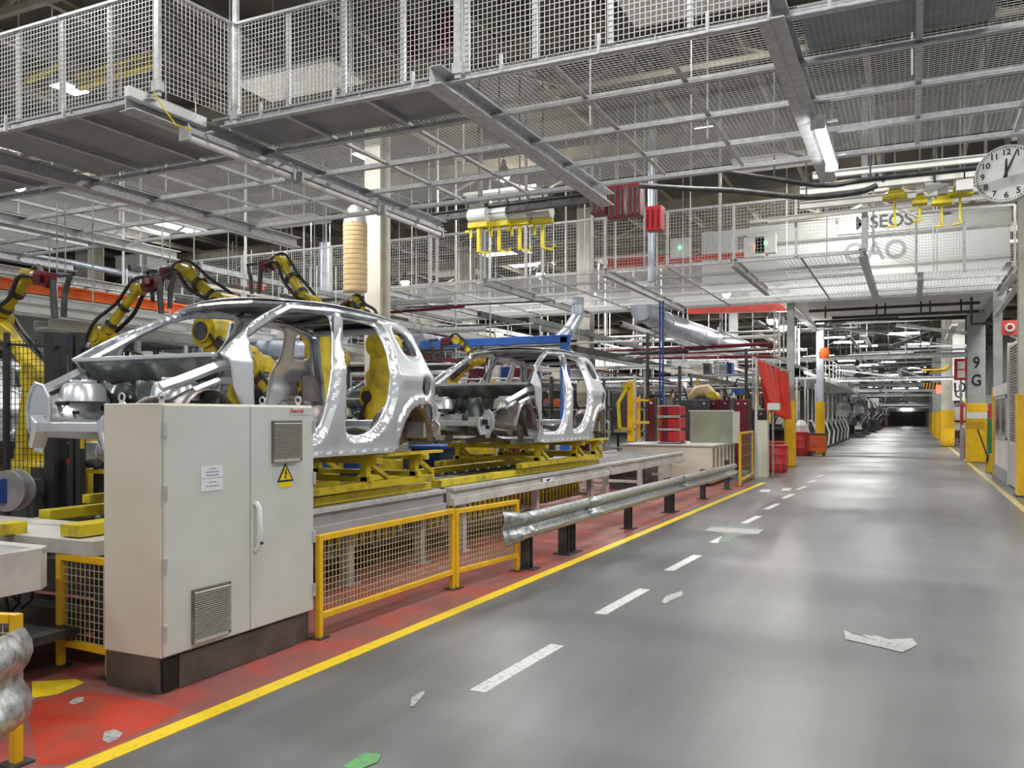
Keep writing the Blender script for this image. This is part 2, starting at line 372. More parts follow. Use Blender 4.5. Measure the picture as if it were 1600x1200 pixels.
blob('paint_chip', 'small pale chip in the floor left of the nearest dash', 652, 1092, [(640, 1104), (644, 1090), (662, 1080), (664, 1085), (652, 1098), (646, 1106)], 'scuff')
blob('paint_chip', 'pale chip in the floor right of the second dash', 1050, 933, [(1033, 942), (1040, 932), (1065, 924), (1068, 930), (1050, 938), (1040, 944)], 'scuff')
blob('paint_mark', 'green paint mark at the bottom edge of the photo', 568, 1190, [(535, 1200), (555, 1186), (570, 1177), (596, 1180), (590, 1192), (560, 1204)], 'linegreen')
blob('paint_mark', 'worn green paint around the metal floor plate', 1143, 833, [(1106, 828), (1125, 820), (1190, 822), (1178, 836), (1150, 838), (1138, 848), (1122, 847), (1130, 836)], 'faintgreen')
c = at_z(1147, 829); b = MB().box(c.x-.42, c.x+.42, c.y-.28, c.y+.28, 0, .006); tag(b.build('floor_plate', 'scuff', base=(c.x, c.y, 0)), 'rectangular metal plate set in the aisle floor', 'floor plate')
blob('paint_patch', 'fresh bright red paint patch between cabinet and yellow line', 150, 1130, [(40, 1098), (135, 1080), (210, 1092), (285, 1108), (262, 1125), (200, 1152), (138, 1180), (105, 1194), (60, 1196)], 'freshred')
blob('paint_mark', 'wide yellow floor stripe beside the curved barrier end', 90, 1076, [(50, 1066), (118, 1062), (133, 1068), (90, 1086), (50, 1092)], 'lineyel')
blob('paint_chip', 'torn grey scrap on the red floor', 120, 1096, [(107, 1100), (117, 1091), (131, 1090), (130, 1097), (115, 1102)], 'scuff')
blob('paint_chip', 'dark chipped patch in the red floor near the yellow line', 172, 1150, [(160, 1158), (163, 1145), (178, 1141), (192, 1146), (186, 1155), (170, 1162)], 'scuff')

blob('paint_chip', 'short white chip left of the last dashes, near the barrier end', 1194, 767, [(1186, 769), (1190, 765), (1204, 765), (1202, 769)], 'linewhite')
blob('paint_chip', 'short white chip right of the last dashes', 1229, 765, [(1220, 767), (1224, 763), (1238, 763), (1234, 767)], 'linewhite')
# ------------------------------------------------------------------ electrical cabinet
X0, X1, Y0, Y1, ZB, ZT = -5.02, -4.48, 4.06, 5.62, 0.245, 1.935
cab = thing('electrical_cabinet', 'tall pale grey two-door electrical cabinet with vents on a dark plinth', 'cabinet', (-4.75, 4.84, 0))
MB().box(X0, X1, Y0, Y1, ZB, ZT).build('body', 'cream', cab, bevel=.008)
pl = MB().box(X0+.01, X1-.03, Y0+.01, Y1-.01, 0.0, ZB); pl.build('plinth', 'plinth', cab, bevel=.004)
MB().box(X1-.03, X1-.012, Y0+.17, Y1-.2, .005, ZB-.015).build('plinth_panel', 'plinth', cab, bevel=.003)
YM = 4.875
d1 = MB().box(X1, X1+.022, Y0+.012, YM-.004, ZB+.01, ZT-.012).build('door', 'enamel', cab, bevel=.006)
d2 = MB().box(X1, X1+.022, YM+.004, Y1-.012, ZB+.01, ZT-.012).build('door', 'enamel', cab, bevel=.006)
def vent(par, y0, y1, z0, z1):
    x = X1+.022
    f = MB(); f.box(x, x+.018, y0, y1, z0, z1); g = f.build('vent', 'grille', par, bevel=.004)
    s = MB(); k = 22
    for i in range(k):
        z = z0+.035+(z1-z0-.055)*i/(k-1)
        s.add([(x+.018, y0+.012, z), (x+.018, y1-.012, z), (x+.032, y1-.012, z-.007), (x+.032, y0+.012, z-.007), (x+.018, y0+.012, z-.010), (x+.018, y1-.012, z-.010)], [(0, 3, 2, 1), (3, 4, 5, 2), (0, 4, 3), (1, 2, 5)])
    s.build('vent_slats', 'grime', g)
    MB().box(x+.01, x+.04, y0+.006, y1-.05, z0, z0+.022).build('vent_lip', 'grime', g, bevel=.004)
vent(d1, 4.30, 4.66, 0.29, 0.66)
vent(d2, 5.10, 5.45, 1.49, 1.815)
hd = MB().tube([(X1+.03, 4.925, .84), (X1+.06, 4.925, .87), (X1+.068, 4.925, 1.0), (X1+.06, 4.925, 1.16), (X1+.03, 4.925, 1.2)], .02, 8); hd.smooth = True
MB().box(X1-.035, X1-.008, Y0+.03, Y0+.15, .02, ZB-.02).build('plinth_gap_shade', 'ink', cab)  # black box painted in for the shade of the open plinth corner
h = hd.build('handle', 'plainwhite', d2, label='white curved door handle')
MB().cyl((X1+.06, 4.925, .9), (X1+.092, 4.925, .9), .012).build('lock', 'dark', h)
for par, y in ((d1, Y0+.012), (d2, Y1-.012)):
    for z in (.42, .86, 1.34, 1.76): MB().cyl((X1+.03, y, z-.05), (X1+.03, y, z+.05), .014).build('hinge', 'galv', par)
for x, y in ((X0+.08, Y0+.08), (X1-.08, Y0+.08), (X0+.08, Y1-.08), (X1-.08, Y1-.08)):
    ey = MB().cyl((x, y, ZT), (x, y, ZT+.02), .018); ey.tube([(x+.028*math.cos(t), y, ZT+.045+.028*math.sin(t)) for t in [i*math.pi/6 for i in range(12)]], .007, 6, True); ey.build('lifting_eye', 'galv', cab)
x = X1+.0235
s1 = MB().box(x, x+.002, 4.385, 4.59, 1.415, 1.50); pa = s1.build('paper_label', 'paper', d1, label='upper white paper label')
s2 = MB().box(x, x+.002, 4.385, 4.59, 1.325, 1.41); pb = s2.build('paper_label', 'paper', d1, label='lower white paper label')
for par, zs in ((pa, (1.48, 1.457, 1.434)), (pb, (1.385, 1.358))):
    w = MB()
    for i, z in enumerate(zs):
        y = 4.43+(i == 0)*.03
        while y < 4.55-(i == 0)*.03: w.box(x+.002, x+.003, y, y+.010, z-.004, z+.004); y += .014
    w.build('lettering', 'greyink', par)
br = MB().box(x, x+.002, 5.31, 5.58, 1.86, 1.915).build('name_plate', 'enamel', d2)
text('lettering', 'Rexroth', .048, (x+.003, 5.40, 1.89), (HP, 0, HP), 'redink', br)
w = MB().prism([(5.165, 1.335), (5.355, 1.335), (5.26, 1.48)], x, x+.003); ws = w.build('warning_sign', 'ink', d2, label='yellow lightning bolt warning triangle')
MB().prism([(5.188, 1.348), (5.332, 1.348), (5.26, 1.458)], x+.003, x+.004).build('sign_field', 'sticker', ws)
MB().prism([(5.262, 1.435), (5.247, 1.398), (5.259, 1.398), (5.252, 1.372), (5.246, 1.374), (5.256, 1.354), (5.268, 1.368), (5.262, 1.37), (5.276, 1.406), (5.264, 1.406), (5.272, 1.435)], x+.004, x+.005).build('lightning_bolt', 'ink', ws)
MB().box(x, x+.002, 5.185, 5.335, 1.29, 1.332).build('yellow_sticker', 'sticker', d2)

# ------------------------------------------------------------------ yellow mesh fences
def fence(label, a, b, h, z0=0.16, t=.05, sp=.05, group='yellow mesh fence panels', foot=True, m='yellow'):
    a = Vector((a[0], a[1], 0)); b = Vector((b[0], b[1], 0)); d = (b-a).normalized(); L = (b-a).length; up = Vector((0, 0, 1))
    f = thing('mesh_fence', label, 'fence', a, group)
    for p in (a+d*t/2, b-d*t/2):
        MB().bar(p, p+up*h, t, t).build('post', m, f, bevel=.004)
        if foot:
            q = p-d*0.0; MB().bar(q+up*.004, q+up*.014, .13, .13).build('foot_plate', 'dark', f)
    MB().bar(a+d*t+up*(h-t/2), b-d*t+up*(h-t/2), t, t).build('top_rail', m, f, bevel=.004)
    MB().bar(a+d*t+up*(z0+t/2), b-d*t+up*(z0+t/2), t, t).build('bottom_rail', m, f, bevel=.004)
    MB().mesh_panel(a+d*t+up*(z0+t), d, up, L-2*t, h-z0-2*t, sp, .0045).build('wire_mesh', 'wireyel', f)
    return f
fence('long yellow framed mesh fence panel right of the grey cabinet', (-4.46, 5.66), (-4.44, 7.93), .86)
fence('short yellow mesh fence panel ending behind the steel barrier', (-4.43, 7.94), (-4.27, 9.2), .85)
fence('narrow yellow mesh fence panel left of the grey cabinet', (-5.72, 4.24), (-5.10, 4.2), .84)
fence('yellow mesh fence at the left photo edge behind the barrier end', (-4.95, 2.72), (-4.28, 2.95), .80)

# ------------------------------------------------------------------ crash barriers (W beam)
WP = [(-.155, .0), (-.15, .025), (-.115, .07), (-.08, .078), (-.045, .05), (-.018, .012), (0, .004), (.018, .012), (.045, .05), (.08, .078), (.115, .07), (.15, .025), (.155, .0)]
def wbeam(mb, stations, hs=1.0):
    vs = []; n = len(WP)
    for (x, y, z, flare, rot, *h) in stations:
        hs = h[0] if h else 1.0
        for q, (zz, dd) in enumerate(WP):
            vs.append((x+dd*flare*math.cos(rot), y+dd*flare*math.sin(rot), z+zz*hs))
    mb.add(vs, [(i*n+k, (i+1)*n+k, (i+1)*n+k+1, i*n+k+1) for i in range(len(stations)-1) for k in range(n-1)])
    mb.smooth = True; return mb
gr = thing('crash_barrier', 'long weathered steel crash barrier on black posts beside the aisle', 'barrier', (-4.1, 9, 0))
def railz(y): return .56-.006*(y-9)
segs = [(9.1, 11.25), (11.2, 16.6), (16.55, 22.1)]
for i, (ya, yb) in enumerate(segs):
    st = []
    N = 10
    for k in range(N+1):
        y = ya+(yb-ya)*k/N; st.append((-4.13+(.006 if i % 2 else 0)+.0*(k), y, railz(y), 1, 0))
    wbeam(MB(), st).build('beam', 'guard', gr, solid=.006)
# flared end wrapping back
st = []
for k in range(9):
    t = k/8; st.append((-4.13-.10*t*t, 9.15-.46*t, .56-.015*t, 1.0-.5*t*t, -.5*t, 1+.45*t*t*(1.6-t*.8)))
wbeam(MB(), st).build('flared_end', 'guard', gr, solid=.006)
for y in (9.35, 10.55, 10.80, 13.4, 15.9, 16.15, 18.9, 21.6):
    MB().ibeam((-4.22, y, .0), (-4.22, y, .66 if y < 20 else .74), .11, .12, .012, up=(0, 1, 0)).build('post', 'dark', gr)
    MB().box(-4.34, -4.08, y-.1, y+.1, .002, .016).build('base_plate', 'dark', gr)
for y in (11.2, 16.6):
    b = MB()
    for z in (.47, .52, .65, .70):
        for dy in (-.04, .04): b.cyl((-4.09, y+dy, z), (-4.045, y+dy, z), .012, n=6)
    b.islands('splice_bolt', 'galv_dull', gr)
g2 = thing('crash_barrier', 'rounded galvanised barrier end at the left photo edge', 'barrier', (-4.1, 2.4, 0))
st = []
for k in range(13):
    t = k/12; st.append((-4.04-(.16*max(0, (t-.6)/.4)**2), 1.6+1.30*t, .50, 1.25-.5*max(0, (t-.7)/.3)**2, .5*max(0, (t-.5)*2), 1.6))
wbeam(MB(), st).build('beam', 'guard', g2, solid=.006)
MB().ibeam((-4.14, 2.2, 0), (-4.14, 2.2, .6), .11, .12, .012).build('post', 'dark', g2)

# ------------------------------------------------------------------ conveyors
def conveyor(label, xa, xb, ya, yb, zt, legs, beam=.2, top='convgrey', side='offwhite', yel=True, group='roller conveyor frames under the car bodies', legx=None):
    c = thing('conveyor', label, 'conveyor', ((xa+xb)/2, (ya+yb)/2, 0), group)
    for x, sgn in ((xb, -1), (xa, 1)):
        x2 = x+sgn*.045; MB().box(min(x2, x2+sgn*.07), max(x2, x2+sgn*.07), ya, yb, zt-beam-.03, zt-.05).box(min(x, x2), max(x, x2), ya, yb, zt-beam-.03, zt-beam+.07).build('side_beam', side, c, bevel=.004)
        MB().box(min(x, x+sgn*.15), max(x, x+sgn*.15), ya, yb, zt-.045, zt).build('top_flange', top, c, bevel=.004)
    b = MB(); y = ya+.2
    while y < yb-.1: b.cyl((xa+.15, y, zt-.06), (xb-.15, y, zt-.06), .035, n=8); y += .42
    b.build('rollers', 'galv_dull', c)
    lx = legx or ((xb-.3), (xa+.3))
    for y in legs:
        for x in lx:
            l = MB().box(x-.05, x+.05, y-.05, y+.05, .02, zt-beam-.03).box(x-.1, x+.1, y-.1, y+.1, 0.003, .02); l.build('leg', side, c)
        MB().box(lx[1], lx[0], y-.03, y+.03, .33, .39).build('cross_brace', side, c)
    if yel:
        MB().box(xa+.2, xb-.62, ya, yb, .30, .60).build('chain_tray', 'plinth', c, bevel=.01)
        b = MB(); y = ya+.1
        while y < yb-.1: b.box(xb-.62, xb-.60, y, y+.05, .32, .58); y += .16
        b.build('tray_ribs', 'skid', c)
        MB().box(xb-.34, xb-.19, ya, yb-.05, zt, zt+.09).build('yellow_rail', 'skid', c, bevel=.006, label='worn yellow guide rail')
        MB().box(xa+.19, xa+.34, ya, yb-.05, zt, zt+.09).build('yellow_rail', 'skid', c, bevel=.006)
    return c
conveyor('grey conveyor frame under the nearer car body', -7.2, -5.28, 5.0, 9.25, .93, (5.6, 7.6, 9.1), .24, 'galv', 'convgrey')
conveyor('grey conveyor frame under the farther car body', -7.2, -5.28, 9.45, 15.6, .93, (10.2, 12.7, 15.3), .2, 'galv', 'offwhite')
conveyor('pale empty conveyor frame beyond the second car body', -7.2, -5.28, 15.8, 21.6, .93, (16.2, 18.6, 21.2), .2, 'offwhite', 'offwhite', False)
MB2 = MB().box(-5.31, -5.29, 12.35, 12.75, .70, .86)
tag(MB2.build('notice_plate', 'paper', base=(-5.3, 12.5, .7)), 'small white plate with a black mark on the conveyor side', 'sign')
pt = bpy.data.objects['notice_plate']
MB().prism([(12.5, .73), (12.62, .80), (12.56, .80), (12.66, .845), (12.48, .83), (12.54, .77)], -5.289, -5.286).build('mark', 'ink', pt)
# empty conveyor table at left
ct = thing('conveyor_table', 'wide grey conveyor table left of the cabinet with yellow rails', 'conveyor', (-6.3, 3.9, 0))
MB().box(-7.7, -5.32, 2.6, 3.86, .93, .95).build('table_top', 'convgrey', ct)
MB().box(-5.38, -5.30, 2.4, 3.80, .68, .96).build('side_beam', 'offwhite', ct, bevel=.004)
MB().prism([(-7.7, 3.80), (-5.30, 3.80), (-5.38, 3.90), (-7.7, 3.90)], .68, .96, 'z').build('end_beam', 'offwhite', ct, bevel=.004)
MB().box(-7.7, -5.3, 4.2, 4.95, .84, .95).build('cross_member', 'offwhite', ct, bevel=.004)
MB().box(-6.3, -6.15, 2.8, 4.3, .95, 1.04).build('yellow_rail', 'skid', ct, bevel=.005)
MB().box(-5.72, -5.5, 4.25, 4.95, .96, 1.05).build('yellow_rail', 'skid', ct, bevel=.005)
for x, y in ((-5.5, 2.9), (-5.55, 4.5), (-7.4, 4.5), (-7.4, 2.9)): MB().box(x-.05, x+.05, y-.05, y+.05, 0, .84).build('leg', 'dark', ct)
MB().box(-7.0, -5.5, 3.0, 4.9, .25, .31).build('lower_shelf', 'dark', ct)
cy = MB().tube([(-5.8, 4.1, .72), (-5.85, 4.12, .5), (-6.0, 4.15, .42), (-6.2, 4.2, .5), (-6.3, 4.2, .7)], .012, 6); cy.tube([(-5.95, 4.1, .72), (-6.0, 4.12, .46), (-6.15, 4.15, .36), (-6.35, 4.2, .7)], .012, 6); cy.build('cable', 'black', ct)
# ------------------------------------------------------------------ car bodies
def smooth_loop(pts, step=.035, closed=True, it=2):
    p = [Vector((a, b)) for a, b in pts]
    for _ in range(it):      # corner cutting keeps the outline soft
        q = []
        for i in range(len(p)):
            a, b = p[i], p[(i+1) % len(p)]; q += [a*.78+b*.22, a*.22+b*.78]
        p = q
    out = []
    for i in range(len(p)):
        a, b = p[i], p[(i+1) % len(p)]; n = max(1, int((b-a).length/step))
        out += [a+(b-a)*k/n for k in range(n)]
    return out
def inside(p, poly):
    c = False; j = len(poly)-1
    for i in range(len(poly)):
        a, b = poly[i], poly[j]
        if (a[1] > p[1]) != (b[1] > p[1]) and p[0] < (b[0]-a[0])*(p[1]-a[1])/(b[1]-a[1])+a[0]: c = not c
        j = i
    return c
OUT = [(-2.40, -.01), (-2.40, .06), (-2.36, .16), (-2.37, .36), (-2.44, .50), (-2.52, .62), (-2.54, .78), (-2.56, .86), (-2.66, .91), (-2.62, .935), (-2.34, 1.11), (-1.97, 1.30), (-1.70, 1.42), (-1.54, 1.485), (-1.27, 1.53), (-.82, 1.565), (-.29, 1.565), (.12, 1.53), (.46, 1.475),
       (.62, 1.41), (.69, 1.24), (.74, 1.10), (.80, .95), (.93, .80), (.985, .68), (.965, .5), (.96, .13), (.915, .13), (.915, .33), (.85, .455), (.72, .525), (.56, .535), (.36, .49), (.16, .36), (.05, .17), (.02, -.01)]
FD = [(-2.17, 1.12), (-1.87, 1.275), (-1.47, 1.405), (-1.2, 1.435), (-.94, 1.44), (-.84, 1.43), (-.85, 1.32), (-.95, 1.12), (-1.08, .92), (-1.14, .66), (-1.21, .43), (-1.31, .26), (-1.45, .175), (-1.62, .155), (-2.02, .155), (-2.12, .2), (-2.18, .36), (-2.21, .6), (-2.20, .9)]
RD = [(-.66, 1.43), (-.1, 1.405), (-.02, 1.38), (.03, 1.22), (.03, 1.07), (-.04, .90), (-.06, .68), (-.13, .50), (-.24, .36), (-.40, .25), (-.55, .19), (-.78, .19), (-.86, .24), (-.86, .48), (-.84, .94), (-.70, 1.27)]
QW = [(.24, 1.39), (.31, 1.17), (.36, 1.09), (.60, 1.09), (.63, 1.15), (.53, 1.33), (.34, 1.385)]
FU = [(.54, .845), (.76, .85), (.78, .64), (.56, .635)]
def tumble(z): return 0 if z < .86 else .42*(z-.86) if z < 1.45 else .248+.9*(z-1.45)
def side_mesh(sign):
    outer = smooth_loop(OUT, .04, it=1); holes = [smooth_loop(h, .035) for h in (FD, RD, QW, FU)]
    verts, edges = [], []
    for lp in [outer]+holes:
        n0 = len(verts); verts += lp; edges += [(n0+i, n0+(i+1) % len(lp)) for i in range(len(lp))]
    # rings round the openings keep the pressed flanges crisp
    def dist(p, lp):
        d = 9
        for i in range(len(lp)):
            a, b = lp[i], lp[(i+1) % len(lp)]; ab = b-a; t = max(0, min(1, (p-a).dot(ab)/max(ab.length_squared, 1e-9))); d = min(d, (a+ab*t-p).length)
        return d
    sub = [h[::2] for h in holes]; osub = outer[::2]
    y = -2.66
    while y < 1.0:
        z = .0
        while z < 1.57:
            p = Vector((y+((int(z/.03)) % 2)*.015, z))
            if inside(p, outer) and not any(inside(p, h) for h in holes) and dist(p, osub) > .014 and all(dist(p, h) > .014 for h in sub): verts.append(p)
            z += .03
        y += .03
    r = delaunay_2d_cdt(verts, edges, [], 0, 1e-5)
    vs, fs = r[0], r[2]
    keep = []
    for f in fs:
        c = sum((vs[i] for i in f), Vector((0, 0)))/len(f)
        if inside(c, outer) and not any(inside(c, h) for h in holes): keep.append(tuple(f))
    def X(p):
        d = min(dist(p, sub[0]), dist(p, sub[1])); s = max(0, min(1, (d-.055)/.03)); s = s*s*(3-2*s)
        x = .93-tumble(p.y)-.055*(1-s)
        if d < .018: x -= .012
        if p.y < .86: x -= .03*((p.y-.6)/.6)**2
        if p.x > .1 and p.y > .3: x += .02*max(0, 1-abs(p.y-.80)/.1)-.10*max(0, (p.x-.55)/.45)**2
        if abs(((p.x-.48)**2+(p.y-.14)**2)**.5-.42) < .05: x += .025
        dq = dist(p, sub[3])
        if dq < .04 : x -= .015*(1-dq/.04)
        dw = dist(p, sub[2])
        if dw < .05: x -= .02*(1-dw/.05)
        return x
    mb = MB(); mb.add([(sign*X(p), p.x, p.y) for p in vs], keep if sign > 0 else [f[::-1] for f in keep]); mb.smooth = True
    return mb
def make_body():
    c = thing('car_body', 'x', 'car body', (0, 0, 0), 'bare steel car bodies')
    for s in (1, -1): side_mesh(s).build('body_side', 'body', c, solid=.012)
    # sills with the scalloped weld flange
    for s in (1, -1):
        b = MB().box(min(s*.80, s*.915), max(s*.80, s*.915), -2.3, 0, .0, .12); b.build('sill', 'body', c, bevel=.012)
        b = MB().prism([(-2.25, .0)]+[(-2.2+k*.1, -.012 if k % 2 else -.012) for k in range(22)]+[(-.05, .0), (-.05, .03)]+[q for k in range(10, -1, -1) for q in ((-2.08+k*.2, .012), (-2.09+k*.2, .038), (-2.19+k*.2, .038), (-2.20+k*.2, .012))]+[(-2.25, .012)], min(s*.86, s*.94), max(s*.86, s*.94))
        b.build('weld_flange', 'body', c)
    # roof skin and headers
    def roof(u, v):
        x = (u*2-1); y = -1.56+2.16*v; z = 1.485+.085*math.sin(math.pi*min(1, (v*.9+.12)))**.8 if v < 1 else 1.42
        z = 1.49+.10*(1-(2*v-.85)**2*.8) if False else z
        return (x*.655, y-(.07*(1-x*x) if v < .02 else 0), z-.045*x*x+.03)
    m = MB().sheet(roof, 16, 18); m.smooth = True; m.build('roof_panel', 'body', c, solid=.01)
    m = MB().sheet(lambda u, v: Vector(roof(.02+.96*u, .02+.96*v))-Vector((0, 0, .03)), 16, 18); m.smooth = True; m.build('roof_shade', 'body_dark', c)  # added dark sheet: paints the shade on the roof's underside
    MB().tube([(-.68, -1.57, 1.46), (-.35, -1.64, 1.485), (0, -1.66, 1.49), (.35, -1.64, 1.485), (.68, -1.57, 1.46)], .032, 6).build('front_header', 'body_in', c)
    b = MB()
    for y in (-.75, .1): b.box(-.66, .66, y-.05, y+.05, 1.47, 1.50)
    b.islands('roof_bow', 'body_in', c)
    b = MB().box(-.66, .66, .48, .62, 1.38, 1.45); b.build('rear_header', 'body', c, bevel=.02)
    # pillars' inner boxes
    for s in (1, -1):
        MB().tube([(s*.80, -2.55, .90), (s*.74, -2.1, 1.16), (s*.70, -1.75, 1.34), (s*.66, -1.5, 1.44), (s*.64, -.8, 1.485), (s*.64, 0, 1.48), (s*.66, .5, 1.40)], .035, 6).build('roof_rail', 'body_in', c)
        MB().bar((s*.84, -.98, .1), (s*.70, -.78, 1.42), .05, .14).build('pillar_inner', 'body_in', c, bevel=.01)
        MB().tube([(s*.66, .58, 1.38), (s*.74, .72, 1.05), (s*.80, .86, .80), (s*.80, .90, .3)], .05, 6).build('tailgate_pillar', 'body_in', c)
        # rear inner quarter with wheelhouse
        def wh(u, v, s=s):
            a = math.pi*u; return (s*(.86-.34*v), .48-.44*math.cos(a), .08+.44*math.sin(a))
        m = MB().sheet(wh, 14, 4); m.add([(s*.52, .48-.44*math.cos(math.pi*k/14), .08+.44*math.sin(math.pi*k/14)) for k in range(15)]+[(s*.52, .48, .0)], [(k, k+1, 15) for k in range(14)]); m.smooth = True
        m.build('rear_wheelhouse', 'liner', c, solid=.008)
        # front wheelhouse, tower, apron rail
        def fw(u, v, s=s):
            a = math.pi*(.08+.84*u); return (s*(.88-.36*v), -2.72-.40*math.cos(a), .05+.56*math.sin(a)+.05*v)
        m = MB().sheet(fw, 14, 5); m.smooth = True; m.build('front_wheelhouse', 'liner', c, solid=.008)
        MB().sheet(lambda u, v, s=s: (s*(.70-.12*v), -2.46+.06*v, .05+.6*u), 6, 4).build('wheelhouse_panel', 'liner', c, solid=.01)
        m = MB().lathe((s*.56, -2.80, .50), [(.20, .02), (.185, .12), (.16, .17), (.10, .19), (.075, .19), (.07, .165), (.02, .16)], 18); m.smooth = True
        m.build('strut_tower', 'body', c)
        MB().tube([(s*.56+.10*math.cos(t), -2.80+.10*math.sin(t), .70) for t in [i*math.pi/8 for i in range(16)]], .012, 6, True).build('tower_ring', 'body', c)
        b = MB().tube([(s*.84, -2.42, .84), (s*.82, -2.62, .80), (s*.76, -2.86, .70), (s*.70, -3.08, .62)], [.04, .045, .045, .04], 4)
        b.tube([(s*.86, -2.40, .70), (s*.84, -2.6, .69), (s*.79, -2.82, .60)], .028, 4); b.build('apron_rail', 'body', c)
        b = MB().bar((s*.47, -2.35, .24), (s*.47, -3.28, .30), .10, .17); b.build('front_rail', 'body', c, bevel=.012)
        # flared end bracket
        def br(u, v, s=s):
            z = .08+.56*v; w = .05+.13*math.sin(math.pi*min(1, .15+.8*v)); x0 = .52+.10*math.sin(3*v)-.16*(1-v)
            return (s*(x0+(u-.5)*2*w), -3.24-.07*math.cos((u-.5)*3.0)+.06*v, z)
        BP = [(-26, 640), (-20, 612), (-6, 595), (12, 600), (24, 618), (26, 645), (22, 668), (13, 690), (7, 706), (-4, 704), (-10, 682), (-22, 668)]
        zs = .0052 if s < 0 else .0036; xs = .0055 if s < 0 else .0036; loop = [(s*(.50-q*xs), .09+(706-w)*zs) for q, w in BP]
        MB().prism([(x, z) for x, z in loop], -3.27, -3.25, 'y').build('end_bracket', 'body', c, bevel=.004)
        MB().box(min(s*.46, s*.52), max(s*.46, s*.52), -3.285, -3.271, .22, .27).build('bracket_hole', 'ink', c)
        MB().tube([(x, -3.275, z) for x, z in loop], .014, 6, True).build('bracket_flange', 'body', c)
        MB().prism([(s*(.50-q*.0055), z) for q, z in ((14, .40), (26, .34), (24, .26), (14, .12), (8, .14), (14, .26))], -3.40, -3.26, 'y').build('bracket_horn', 'body', c, bevel=.012)
        b = MB().box(min(s*.42, s*.5), max(s*.42, s*.5), -3.32, -3.30, .28, .36); b.build('bracket_hole', 'ink', c)
        m = MB().sheet(lambda u, v, s=s: (s*(.38+.28*v+.035*math.sin(v*7)+.03*math.sin(u*11)), -3.22+.80*u, .30+.36*v*(1-.35*(1-u))+.035*math.sin(u*9)*(1-v)), 16, 10); m.smooth = True; m.build('inner_fender', 'body', c, solid=.008)
        for (yy, z0, r) in ((-3.05, .50, .025), (-2.62, .46, .03), (-2.95, .42, .018)): MB().cyl((s*.50-.07, yy, z0), (s*.50+.07, yy, z0), r*.8, n=10).build('fender_hole', 'ink', c)
    # dash, cowl, floor
    def dash(u, v):
        x = -.78+1.56*u; z = .10+.74*v
        return (x, -2.44-.10*math.sin(math.pi*v)-.03*math.sin(u*19)*math.sin(v*9)-.07*math.exp(-((x-.35)**2+(z-.5)**2)/.02)-.05*math.exp(-((x+.3)**2+(z-.42)**2)/.03)+.015*math.sin(u*47+v*8), z)
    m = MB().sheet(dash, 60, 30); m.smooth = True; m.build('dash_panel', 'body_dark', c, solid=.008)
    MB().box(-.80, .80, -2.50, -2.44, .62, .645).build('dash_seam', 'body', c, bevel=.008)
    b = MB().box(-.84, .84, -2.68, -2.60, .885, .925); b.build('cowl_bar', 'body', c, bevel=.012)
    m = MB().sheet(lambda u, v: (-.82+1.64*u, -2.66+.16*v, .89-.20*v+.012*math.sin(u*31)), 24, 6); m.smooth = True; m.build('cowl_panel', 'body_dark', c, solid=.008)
    b = MB().box(-.52, -.30, -2.62, -2.58, .28, .46).box(-.2, .1, -2.60, -2.57, .24, .40).box(.45, .62, -2.62, -2.58, .3, .5); b.islands('dash_bracket', 'body', c, bevel=.008)
    b = MB()
    for s in (1, -1): b.cyl((s*.30, -2.60, .52), (s*.30, -2.62, .52), .07, n=16)
    b.islands('dash_opening', 'ink', c)
    b = MB().box(-.44, .44, -3.30, -3.24, .26, .34); b.build('front_crossmember', 'body', c, bevel=.01)
    def fl(u, v):
        x = -.82+1.64*u; y = -2.35+2.55*v; t = math.exp(-(x/.16)**2)*.13
        return (x, y, .05+t+.012*math.sin(v*34)*(1 if abs(x) > .2 else 0)+(.10 if -.66 < y < -.5 else 0)+(.06 if -1.5 < y < -1.38 else 0))
    m = MB().sheet(fl, 32, 60); m.build('floor_pan', 'body_in', c, solid=.006)
    MB().sheet(lambda u, v: (-.56+1.12*u, .18+.74*v, .24+.02*math.sin(u*20)), 20, 8).build('boot_floor', 'body_in', c, solid=.006)
    MB().box(-.78, .78, .84, .93, .12, .34).build('rear_panel', 'body', c, bevel=.015)
    b = MB()
    for x in (-.45, .45): b.bar((x, -2.3, -.0), (x, .9, .0), .10, .08)
    b.islands('underfloor_rail', 'body_in', c)
    # oval holes seen in the hinge pillar
    b = MB()
    for (y, z, ry, rz) in ((-2.33, .62, .035, .03), (-2.33, .48, .02, .022), (-2.29, .30, .018, .05), (-2.36, .80, .012, .012)):
        for s in (1, -1): b.prism([(y+ry*math.cos(t), z+rz*math.sin(t)) for t in [i*math.pi/6 for i in range(12)]], s*.905 if s > 0 else -.925, s*.93 if s > 0 else -.905)
    b.islands('pillar_hole', 'ink', c)
    for s in (1, -1): MB().box(min(s*.78, s*.80), max(s*.78, s*.80), .48, .84, .58, .90).build('filler_shade', 'liner', c)  # added dark backing, stands in for shade behind the fuel opening
    return c
body = make_body()
bodies = [(body, (-6.13, 8.0, 1.46), 'nearest bare silver car body, behind the grey electrical cabinet'),
          (None, (-6.13, 14.37, 1.44), 'second bare silver car body on the conveyor beyond the nearest one'),
          (None, (-11.6, 7.0, 1.10), 'pale silver car body at the left photo edge behind the robots'),
          (None, (-11.6, 13.2, 1.35), 'pale silver car body glimpsed through the nearest body'),
          (None, (-11.6, 19.2, 1.35), 'pale silver car body glimpsed through the second body')]
for o, loc, lab in bodies:
    if o is None: o = copy_tree(body)
    o.location = loc; o['label'] = lab
